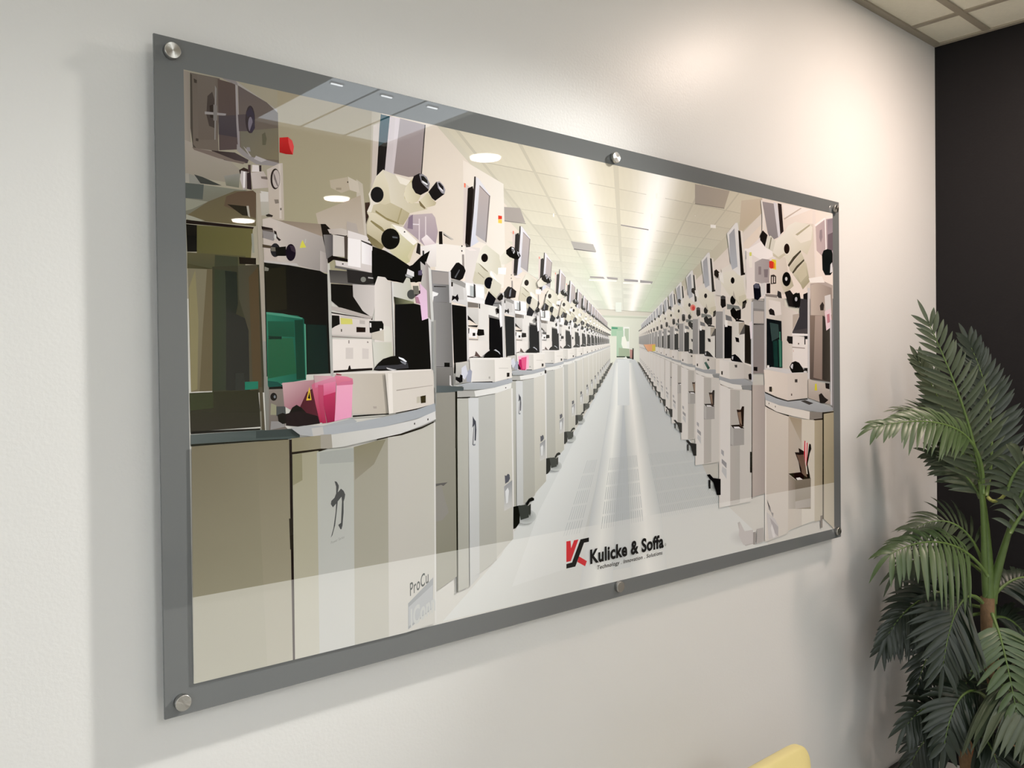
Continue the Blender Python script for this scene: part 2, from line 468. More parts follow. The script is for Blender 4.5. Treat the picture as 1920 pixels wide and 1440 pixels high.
PRINT['unit_left'] = """
%7f837c>bfc2bb 7854,2350 8175,2312 8163,2270 8130,2233 8079,2205 8011,2187 7934,2180 7851,2185 7769,2201 7694,2227 7629,2261 7580,2301 7550,2344 7540,2387 7551,2428 7583,2464 7633,2492 7698,2511 7774,2519 7856,2515 7939,2500 8016,2475 8082,2441 8133,2400 8165,2356
d9cbc0>c4b8ae 6243,9487,0 6397,9419,67 6321,8168,40 6209,8180,0
e87a5a 6257,9478 6299,9473 6297,9384 6255,9389
1f1b1a 6354,9380 6483,9442 6510,9368 6406,8164 6265,8218
4a4440 6266,8240 6378,8195 6406,8153 6292,8132
e0dcda>cfd0d6 6572,9644,0 6644,9632,0 6961,9314,22 6842,8294,96 6667,8311,93 6406,8164,100 6474,8873,50
3c3633 6529,9649 6572,9655 6570,9499 6503,8876 6406,8176 6378,8173 6460,8871
b9aca4>a7a2a0 6671,9490,0 6946,9301,17 6828,8303,100 6553,8424,91
7d7470 6671,9490 6946,9301 6946,9278 6670,9468
7d7470 6932,9310 6961,9303 6842,8294 6813,8302
c3b9ae>e8ddd4 6406,8164,77 6577,8101,100 6377,8084,100 6264,8141,80
d9d0c4 6553,8424 6828,8303 6842,8260 6609,8306
1f1c1a 5595,8405 5676,8414 5685,8155 5591,8146
beb6aa 5676,8414 5974,8279 5905,8262 5715,8352
2a2724 5702,8373 5877,8281 5905,8273 5715,8342
241f1c 6167,8176 6195,8179 6194,8146 6166,8143
241f1c 6165,8077 6193,8079 6193,8046 6164,8044
958c84 6178,7990 6234,7994 6242,7608 6186,7604
e6e1d0>cfcab4 6634,8050,18 6753,8206,36 6842,8248,49 7196,8063,100 7253,7815,100 7099,7575,89 6975,7283,71 6653,7377,22 6540,7539,4 6559,7853,7
d6d1bb>b7b095 6559,7853,6 6660,7816,18 6921,7654,56 7098,7552,80 6976,7340,91 6742,7462,60 6482,7535,31
c8c1a9 6513,7671 6743,7552 6918,7450 6826,7195 6537,7314 6453,7466
8d866e 6588,7856 6775,7712 6892,7664 6863,7696 6703,7797
9b947c 6599,7655 6772,7542 6757,7530 6599,7632
e2ddcc>cdc7b0 7195,7994,3 7318,8119,30 7442,8198,57 7594,8072,90 7624,8005,97 7531,7951,77 7376,7870,43 7254,7861,17
fbf6ea 7162,7785 7390,7802 7372,7651 7160,7659
e6e0d0 6981,7704 7100,7644 7263,7448 7216,7399 6920,7609
1a1614 7396,8183 7535,8276 7628,8261 7673,8137 7737,8224 7814,8090 7750,8015 7640,8006 7486,8040 7394,8102
d9d9d6 7551,8254 7613,8248 7642,8169 7611,8120 7565,8186
2a2724 7566,8232 7612,8213 7611,8143 7580,8164
d9d9d6 7721,8188 7767,8157 7766,8063 7720,8129
2a2724 7736,8166 7767,8133 7751,8085
1d1511 6879,7974 6874,7946 6860,7919 6839,7898 6813,7883 6785,7876 6756,7879 6731,7889 6711,7908 6698,7932 6694,7959 6699,7988 6712,8014 6733,8035 6759,8050 6787,8057 6816,8055 6842,8044 6862,8026 6875,8002
f2ede2 6952,7713 7069,7573 7217,7422 7186,7397 6921,7632
14161d 7037,7451 7030,7412 7010,7376 6980,7347 6943,7327 6901,7318 6860,7322 6824,7338 6795,7364 6777,7397 6771,7435 6778,7474 6797,7510 6827,7539 6864,7559 6905,7568 6946,7565 6983,7549 7012,7523 7031,7490
e8e8ea 6963,7475 7007,7467 7022,7445 6977,7453
cfcab6 7009,7558 7247,7424 7214,7261 7092,7141 6915,7268
c5c0aa 6915,7279 7122,7165 7092,7118 6871,7266
17171c 6886,7266 7092,7118 6969,6918 6807,6934 6764,7023
22201e 7153,7166 7244,7240 7304,7186 7273,7104 7181,7076 7122,7119
1e1d1c 6022,7801 6091,7817 6230,7740 6271,7654 6198,7494 6113,7445 5893,7474 5853,7603
57585a 5976,7502 6103,7675 6117,7654 6003,7482
302c2a 7396,7225 7522,7394 7676,7310 7643,7168 7395,7133
7b7d80 7490,7323 7537,7372 7504,7184 7457,7182
e2ddd4>c9c6c0 5837,7449,34 6296,7434,40 6316,6924,100 5913,6994,94
98958e 5865,7462 6141,7446 6267,7388 6251,7298 5891,7387
8d8c8a>6e6c68 5383,7613,0 5853,7603,100 5885,6971,100 5426,6972,11
9a938c 5409,7593 5840,7591 5849,7341 5419,7337
5a5652 5445,7295 5767,7303 5767,7292 5444,7274
1f1b18 5458,7296 5753,7302 5753,7291 5458,7274
5b544e 5440,6972 5776,6977 5775,6966 5439,6951
211e1c 5640,6960 5803,6957 5802,6902 5652,6896
e9e8e2 5416,7186 5562,7151 5535,7106 5441,7080 5427,6993 5401,7035
dcdcd8 5451,6865 5544,6826 5529,6739 5422,6714
2a2826 5399,6885 5451,6844 5449,6736 5396,6713
cfccc6 5305,7639 5384,7634 5378,5531 5299,5532
8a8884>6f6d68 5412,6928,0 5871,6949,0 5892,5636,92 5446,5638,92
cac7c2 5826,7623 5881,7616 5928,5285 5873,5286
26201c 5891,7398 5933,7400 5931,7313 5890,7310
c3bfb8 5932,7389 6195,7317 6219,7053 5941,7040
1c1a1b 5915,7126 5997,7108 6053,7166 6080,7068 6051,7001 5983,7063 5899,7016
17191a 5898,6939 6274,6911 6299,5779 5935,5735
141618 5939,6897 6259,6866 6285,5790 5949,5757
cfccc5 6275,6967 6331,6947 6338,5523 6281,5523
f0ece6>dcdad4 6267,7410,0 6770,7396,95 6779,7012,97 6304,7057,8
b5b8b4 6380,7361 6480,7345 6476,7132 6376,7138
3f3c39 6480,7401 6523,7381 6533,7113 6476,7121
ebeae8 6552,7371 6755,7350 6751,7101 6548,7136
5f5c58 6306,7146 6505,7123 6504,7100 6305,7113
e6e4de 6290,7079 6780,7057 6764,6977 6304,7024
777067 6318,7013 6618,6993 6617,6904 6316,6902
cdc9c0>bcb8ae 6316,6891,4 6602,6892,7 6582,6543,76 6496,6574,69 6327,6725,38
d9d5cb 6604,7004 6881,6971 6867,6029 6575,6026
2a2724 6618,6993 6647,6984 6646,6882 6617,6892
2b2927 6313,6735 6525,6564 6355,6637 6312,6635
55524e 6310,6524 6567,6498 6582,6532 6553,6486 6324,6502
1c1a19 6324,6469 6366,6459 6364,6347 6322,6358
e9e5de 6352,6470 6566,6442 6549,6262 6335,6280
1f1d1c 6436,6371 6508,6373 6507,6306 6435,6304
1b1817 6581,6453 6741,6446 6754,6322 6608,6296 6550,6340
d6d1c7 6579,6307 6798,6334 6811,6199 6591,6184
96928c 6334,6247 6578,6240 6578,6217 6334,6224
e4ded4>d5cfc5 6334,6213,5 6884,6200,100 6879,5836,100 6328,5835,5
5a4a44 6343,5857 6486,5891 6516,5992 6659,5858 6486,5880 6342,5835
231f1d 6343,5857 6674,5869 6717,5847 6342,5835
dcd9cf 6881,6971 7164,6938 7160,6686 6878,6744
7b7872 6878,6767 7161,6709 7160,6663 6877,6699
18191a 6892,6711 7236,6665 7299,5837 6882,6029
17181a 6891,6654 7265,6620 7299,5849 6894,5848
6f6c66 7058,6888 7210,6986 7208,6825 7087,6775
1d1b1a 7089,6912 7179,6893 7177,6801 7102,6821
e6e3de 7180,7007 7240,6964 7279,6552 7203,6503 7176,6709
cac7c0 7242,7102 7303,7105 7330,5838 7269,5837
8a8884>6e6c67 5413,6971,0 5885,6971,89 5914,5285,100 5440,5294,0
5c5955 5446,5671 5892,5669 5892,5658 5446,5660
1a1817 5689,5746 5825,5746 5824,5658 5687,5659
7a7771>6a6862 5446,5649,0 5919,5647,0 5914,5263,97 5440,5283,94
cfccc6 5821,5484 5848,5483 5859,5286 5914,5263 5886,5253 5818,5287
dcd8ce>c5c1b6 6328,5824,0 7012,5825,98 7020,5334,100 6363,5333,4
e0dbd0>d6d1c5 7012,5837,0 7483,5838,91 7508,5420,97 7020,5334,3
dedad0 6342,5846 7484,5861 7483,5815 6342,5801
b9b4aa 7129,5631 7403,5629 7403,5618 7129,5619
2d2925 7355,5526 7432,5525 7431,5444 7354,5433
9f9c92 6843,5450 6888,5450 6887,5404 6843,5405
141414 6703,5847 6748,5926 6837,5984 6941,6019 7075,6031 7165,5963 7178,5849
b9bcbc 6985,6008 7045,6031 7150,5975 7179,5917 7104,5974 7015,6008
151515 5950,5834 5976,5746 5987,5526 5931,5526
bdbab0>98968e 5976,5746,0 6313,5768,0 6335,5333,97 5942,5307,100
9b9ea8 6224,5524 6339,5612 6395,5567 6363,5344 6250,5346
c9cace 6114,5635 6227,5701 6281,5523 6194,5391 6111,5458
17181a 5958,5460 6055,5437 6084,5503 6139,5480 6137,5348 6067,5327 5957,5394
232120 6377,5344 6945,5347 6945,5324 6420,5321
a8abac>9fa29f 5928,5274,53 6335,5333,13 6975,5323,13 7492,5408,0 7522,5326,7 7214,5239,60 6692,5181,100 6163,5181,100 6136,5259,60
5a615f>4a514f 5440,5283,0 5914,5263,66 6164,5236,100 6163,5170,100 6050,5128,85 5438,5143,0
d9d8cf 6446,5153 6988,5209 7491,5304 7473,5188 7061,5093 6473,5029
a5a49b 5995,5163 6446,5153 6473,5029 5993,5031
22211d 5993,5031 6330,5033 6330,5010 5993,5009
36342f 6971,5061 7365,5155 7365,5144 7001,5049
3a3a36 7305,5214 7335,5214 7335,5191 7305,5191
8f8c80>84826f 5438,5132,0 5953,5142,0 5936,1343,100 5376,1111,100
b1b0a4>a09f90 5979,5009,3 6287,5000,3 6241,1069,100 5959,1030,100
c8c9c4>b6b7b0 6287,5012,0 6573,5004,0 6531,1244,100 6269,1064,100
b3b3aa>a7a698 6559,5026,2 7031,5071,0 7007,1510,100 6532,1301,100
c9c6b9>b4b2a3 7016,5083,0 7489,5188,0 7486,1904,100 7008,1567,100
d6d4cc 7473,5188 7520,5187 7518,1958 7486,1927
1f1f17 5940,5153 5995,5152 5959,1007 5925,1014
2f2e25 5934,4329 5982,4326 5977,3963 5929,3988
43444a 6395,4629 6437,4560 6479,4513 6491,4333 6473,4109 6437,4112 6449,4402 6436,4459 6400,4013 6379,4026 6421,4426 6377,4384 6393,4472
7c7d80 6400,4036 6458,4043 6457,4009 6400,4002
55565a 7261,3311 7306,3295 7353,3338 7399,3311 7413,3228 7366,3163 7273,3125
8b8d8c>c4c3ba 7242,3070,14 7474,3188,0 7465,2606,90 7234,2539,100
d3d4cf 7271,2963 7348,3037 7378,2964 7344,2712 7297,2694
5d5b56 5410,3300 5719,3304 5610,3238 5556,3265 5409,3246
8a877d 5422,3223 5556,3254 5737,2690 5572,2546 5411,2533
1c1d19 7496,2603 7700,2615 7678,2230 7567,2127 7489,2113
3e413b 7637,2610 7858,2609 7985,2548 7949,2315 7710,2285
1d1e1b 7858,2621 7955,2729 8052,2754 8116,2724 8116,2676 7986,2655 7921,2579
3b3c36 7937,2577 8018,2616 8015,2402 7982,2335 7951,2410
"""
PRINT['unit_right_front'] = """
%a9a9a3>d1d3cb 16228,740 16932,645 16907,584 16835,534 16721,498 16574,480 16405,479 16225,496 16047,530 15883,577 15744,635 15638,700 15572,767 15550,832 15574,891 15641,940 15749,976 15889,996 16054,999 16232,985 16411,953 16580,906 16726,848 16838,782 16909,712
e8dccd>efe2d2 17346,10555,0 21477,10574,97 21476,7821,98 17306,7617,0
f0e8dc 18441,10532 20111,10552 18554,10063
c7b8a6 18495,10089 19476,10527 19538,10518 18554,10063
e9e0d6 16502,8953 17388,9498 17668,9289 18243,8943 17933,7648 16483,7577
f6efe6 16449,8949 17386,9342 18244,9023 17377,8716
efe9da 16608,8840 16799,8917 16793,8486 16657,8476
d8d870 16663,8921 16772,8930 16771,8822 16662,8814
e4d9c9>d8cdbb 17689,8740,3 18066,8865,40 18598,8940,91 18771,8338,100 18523,7806,86 17676,7762,3
b3aca6>a79c98 16932,8650,0 17322,8789,50 17719,8790,100 17681,8109,96 17312,8055,50 16925,8093,0
8f8482 17124,8541 17263,8551 17260,8317 17121,8307
857a7a 17402,8483 17629,8499 17597,8261 17427,8250
e6d040 17834,8814 18065,8801 18061,8514 17859,8531
d8402f 17689,8740 17804,8765 17948,8728 17946,8554 17772,8525 17687,8566
e88a30 17919,8710 18006,8701 18004,8558 17917,8551
3a322e 17770,8335 17943,8363 18059,8323 18056,8100 17766,8067
e4d9c9 17827,8292 17884,8296 17882,8105 17824,8102
e4d9c9 17942,8299 18000,8303 17998,8128 17940,8125
9c9390>8f8a88 17345,10461,0 17972,10475,3 18191,9497,93 17784,9347,100 17615,9583,80
e8e2d6 17262,10513 17346,10492 17503,9635 17418,9657
d9d6d4 17943,10519 18147,10496 18340,9592 18191,9481
2f2523 18176,10516 18382,10509 18489,9703 18310,9589
e9ddd0 20175,10543 20371,10549 20399,7769 20139,7756
c3b0aa>a8989a 20364,10043,0 20930,10324,37 21511,10491,100 21496,9382,100 20748,9148,19 20419,9289,0
f6efe6 20299,10087 20931,10392 20964,10345 20364,10043
f3ece4 20931,10358 20998,10400 21052,9344 20982,9167
98898a 20626,9951 20759,9999 20789,9747 20687,9567 20590,9728
8d8186>b0a0a0 21099,10342,0 21510,10422,0 21489,8862,100 21283,8812,100 21084,9175,75
6f6266 21126,9865 21504,9989 21496,9382 21120,9350
efe5d8 20999,10451 21408,10514 21441,10432 21031,10352
e2d8c8>dccfbd 19345,10052,0 20235,10113,80 20337,8018,93 19821,7990,40 19640,8726,20
efeada>d2cbb0 18015,9369,8 18489,9638,11 18731,9889,6 19160,10064,13 19848,10072,37 20199,9908,58 20163,9569,75 19836,9106,88 19459,9223,68 18715,8658,73 18716,8771,66 18509,8981,47 18183,8842,43 17893,8930,27 17838,9099,16
e9e2d0 18971,9653 19944,10082 20168,10006 20098,9597 19461,9438
b4ad90 19155,9671 19976,10069 20040,10042 19278,9651
cfc7ac 17894,9009 18183,8906 18540,9064 18599,9004 18241,8831 17893,8914
4e4838 18715,8706 19022,8974 19459,9223 19489,9177 19114,8916 18775,8646
d9d2ba>b9b296 18775,8630,37 19489,9177,25 19675,8944,60 18985,8482,65 18834,8537,50
4e4838 18955,8496 19203,8710 19643,8958 19674,8911 19264,8649 19015,8451
d6cfb4>aaa385 18985,8449,21 19674,8911,11 19800,8837,27 19984,8283,100 19568,8009,100 19444,8151,83
c9c1a4 19200,8497 19674,8861 19827,8473 19445,8217
1f1c1b 17220,9450 17362,9620 17614,9505 17468,9146 17218,9326
dcd8c6 17614,9457 17786,9506 18044,9372 17894,9041 17496,9133
8d8873 17785,9458 17842,9448 17723,9090 17666,9116
261c17 18819,9209 18810,9160 18788,9115 18752,9077 18708,9052 18660,9040 18612,9043 18569,9062 18535,9093 18513,9134 18506,9182 18514,9230 18537,9275 18572,9312 18616,9338 18664,9350 18712,9347 18756,9329 18790,9298 18812,9256
d8d0ba>b8b093 18291,8146,8 18532,8451,40 18892,8346,88 19041,8094,100 18523,7806,40
171614 18876,8288 18863,8219 18828,8157 18774,8105 18706,8070 18632,8055 18558,8062 18491,8088 18439,8133 18406,8191 18396,8257 18408,8324 18443,8387 18496,8438 18563,8473 18637,8489 18712,8483 18779,8457 18831,8413 18865,8354
cfcfca 18686,8284 18682,8265 18673,8248 18658,8235 18639,8225 18619,8221 18598,8223 18580,8230 18566,8242 18557,8257 18554,8275 18557,8293 18567,8310 18581,8324 18600,8333 18620,8337 18641,8336 18659,8329 18673,8317 18683,8301
262321 18524,7870 18826,7952 19007,7831 19378,7900 19499,7559 19310,7419 19005,7700 19063,7442 18759,7461
151515 19438,7672 19425,7600 19388,7534 19332,7481 19263,7445 19186,7431 19110,7439 19042,7468 18988,7516 18955,7578 18944,7648 18956,7720 18992,7785 19047,7838 19116,7875 19192,7890 19269,7883 19337,7854 19392,7805 19427,7743
b5b6b6 19248,7696 19244,7675 19234,7657 19217,7641 19196,7631 19173,7627 19150,7629 19130,7637 19114,7651 19104,7669 19100,7689 19104,7709 19115,7728 19131,7743 19152,7754 19175,7758 19198,7756 19218,7748 19235,7734 19245,7716
3a3837 18141,7898 18316,7859 18373,7669 18283,7601 18109,7736
cfcbc6 17534,7754 18080,7719 18102,7178 17640,7192
948b82>7c756d 17477,7767,6 18110,7768,19 18108,7625,75 17475,7594,75
1f1b1a 17538,8069 17738,8096 17734,7796 17534,7786
191b20 16841,7980 16979,8050 17145,8045 17227,7925 17251,7677 17083,7560 16890,7597
5b5d68 16868,7997 17006,8052 17172,8015 17143,7905 16895,7906
d9d6cf 17200,8048 17482,8097 17477,7751 17251,7677
1c1f1e 20748,9182 20850,9326 21087,9398 21359,9387 21426,9272 21418,8684 21280,8571 20940,8548 20775,8707
dcdad6 21284,8916 21388,8993 21418,8684 21246,8637
b5a89c 20016,8218 20904,8340 21413,8251 21398,7125 20001,7080
c8b9a8>9a8c80 20047,8170,0 20472,8280,34 21343,8160,100 21398,7125,100 20065,7082,0
f6efe2 19922,8379 20739,8500 20904,8306 20016,8252
3a332f 20594,7557 20762,7684 20861,7586 20825,7414 20625,7406
d9d4cc 20898,7878 21271,7949 21331,7296 20924,7315
1e1d1d 19597,7862 19884,7943 19914,5405 19659,5408
e0d9cb>c8c0b2 17504,7690,17 18522,7677,100 18491,5418,100 17474,5426,17
e3dbd0 17645,7602 18283,7569 18337,7186 17696,7100
242120 17641,7287 17756,7355 17929,7298 17984,7142 17697,7163
c6c4bf 17420,7701 17505,7706 17474,5489 17390,5490
1b1e1f 17524,7046 18334,6994 18374,5580 17504,5584
2e5748 18150,6444 18385,6384 18375,5612 18198,5612
1f3a33 17858,6376 18091,6411 18139,5613 17906,5614
4f8a6f 18212,6670 18271,6671 18286,5612 18227,5612
3b4b47 17693,6926 18156,6892 18210,6509 17801,6375
cfc6b8>dfd6ca 18370,7477,0 19370,7257,94 19346,5509,94 18373,5515,0
b7ab9b 18968,7209 19370,7257 19338,7190 18962,6720
3f3d3f 19438,7722 19817,7707 19835,6674 18930,6654 19337,7157
504b4a 18962,6720 19805,6807 19835,6658 18960,6622
f2ece4 18930,6637 19835,6641 19834,6574 18929,6572
24211f 18656,6550 18959,6540 18956,6312 18744,6325 18624,6420
e9e2d8 18959,6556 19833,6541 19820,5573 18946,5577
211f1e 19643,6554 19833,6557 19832,6474 19705,6472 19703,6305 19640,6305
a59a90 18925,6230 19670,6205 19669,6172 18924,6197
55463c 19264,6349 19327,6350 19326,6300 19264,6299
caa99a 18984,6132 19015,6133 19014,6067 18983,6067
d0cdc8 19854,8075 19982,8082 19943,5204 19815,5206
8b7a6c>5a4f48 19970,7229,1 21262,7259,2 21234,5117,100 19944,5221,100
b09e90>8a7a6d 20294,7224,0 20756,7241,0 20696,5194,100 20170,5268,100
39352f>4a453c 20756,7241,0 21261,7121,100 21234,5117,100 20729,5193,0
e9d0d0 20892,7382 21266,7500 21361,6916 20984,6769
c3848a 21025,7285 21195,7325 21226,7051 21055,7011
cfccc9 21226,7120 21329,7123 21327,4354 21224,4357
8d8a88 21329,7123 21467,7127 21428,4177 21325,4215
e8ddcd>ddd2c3 17362,5537,2 18641,5416,100 18660,4589,100 18039,4719,56 17410,4893,7
d3d0ca 17363,5568 17761,5614 19787,5473 19786,5423 18641,5400
dad0c2>cfc5b7 18641,5416,0 19818,5423,100 19808,4638,100 18660,4589,3
f2eee6 17534,5662 17647,5662 17646,5583 17532,5583
141414 18764,5610 18887,5740 19102,5789 19318,5740 19535,5574 19596,5441 18914,5430 18824,5512
cfcfcc 18825,5626 18918,5708 18978,5691 18946,5544 18855,5577
2a2624 19535,5525 19820,5523 19819,5490 19565,5475
3a342e 17639,5030 17782,5027 17780,4869 17637,4888
cfc4a8 17782,4996 17839,4979 17838,4883 17780,4885
423c38 19064,5232 19218,5230 19217,5132 19063,5134
5a5048 18844,4795 18905,4794 18904,4729 18843,4730
c9bfb0>a89c8f 19848,5239,0 20894,5054,17 21230,4789,48 21225,4392,96 20686,4461,90 19840,4638,71
d3c83a 20265,5065 20364,5080 20393,4859 20230,4863
241f1d 20895,5088 21165,5067 21163,4877 20926,4916
2a2522 20490,4721 20657,4768 20855,4627 21090,4534 20853,4438 20553,4448
b6b9b8>a2a5a3 17381,4878,0 18039,4703,17 18660,4573,40 19808,4622,23 21361,4283,80 21359,4145,100 20516,4160,100 19393,4286,93 18182,4459,67 17435,4641,33
46423f 19396,4551 19648,4576 20160,4460 19901,4418
2c2825 17409,4877 18039,4703 18660,4589 19808,4622 19807,4588 18660,4557 18038,4671 17409,4846
e2dbcd 17435,4641 18182,4459 19393,4286 19962,4198 19895,3950 18927,4107 18033,4272 17432,4484
8a8378 19930,4199 20682,4154 20679,3949 19927,3948
25211e 17432,4484 18033,4272 18714,4132 18714,4100 18032,4240 17432,4452
40382f 17604,4557 17632,4556 17632,4509 17603,4510
40382f 17948,4451 17977,4450 17976,4402 17947,4403
29211b 20153,3955 20746,3963 20745,3912 20217,3902
d6ccbc>c9bfb0 17404,4453,1 18033,4256,7 18714,4100,12 18605,548,100 17349,462,100
c2b5a2>bdb3a2 18684,4117,4 19451,4003,100 19407,691,100 18607,629,0
a8997f>bdb3a0 18714,4100,1 19451,3986,9 19410,3260,71
d6cebb 19451,3986 20283,3916 20241,755 19407,691
b5a98c>a99e84 20217,3918,0 20745,3912,100 20703,715,100 20175,712,0
b5aa8c>aba083 20782,4133,5 21428,4177,95 21412,316,100 20737,746,5
28231b 20715,4152 20795,4149 20750,727 20670,737
312920 20715,4152 21428,4159 21428,4125 20781,4098
f5efe2 17432,4452 17460,4451 17407,517 17350,525
a79c8e>8b7f70 18660,2347,0 19053,2133,100 19042,1246,100 18646,1291,0
857b6c>70654f 19053,2133,0 19967,2117,0 19954,1143,100 19042,1246,100
241a17 18660,2364 19398,2350 19872,2226 19934,2103 19115,2127
e4dfd6 19085,2195 19302,2193 19489,2109 19177,2121
6b5344>7a6454 19064,2953,0 19562,2884,5 19743,2153,100 19522,2256,100 19367,2369,85 19246,2676,40
241612 19034,2988 19281,2971 19252,3105 19564,2984 19626,2880 19280,2888 19126,2916 19400,2465 19429,2330 19336,2371 19246,2676
cf4a52 19600,3314 19663,3294 19653,2578 19562,2884
cf4a52 19726,3240 19789,3236 19748,2571 19684,2476
f0e6dc 19663,3277 19726,3240 19685,2576 19654,2611
1f1613 19885,3197 19981,3174 20011,3021 19913,2893 19780,2568 19904,2223 19935,2119 19806,2131 19717,2606
9c9186>8a8175 19045,1476,0 19958,1479,100 19955,1210,100 19042,1246,0
4f453c 20539,855 20672,856 20667,463 20533,463
8c8379 16742,764 16934,785 16931,520 16738,485
655c57 16770,822 16907,819 16875,450 16765,466
8f8781 16936,894 17271,898 17321,498 16902,462
9b958f 15997,1197 16102,1214 16338,910 16662,898 16738,485 16385,473 16174,641
b0a8a4 16102,1199 16338,910 16771,899 16765,512 16279,519 16044,826
b8b2ae 17446,1333 17902,1072 18074,859 18070,507 17549,498 17471,1093
8d8486 17615,1155 18074,811 18070,523 17839,681 17726,903
d9d4d0 17727,950 17840,745 17924,542 17779,530 17668,831
6c6664 17480,1708 17506,1579 17619,1503 17703,1303 17818,1258 17787,1134 17674,1306 17561,1399
"""
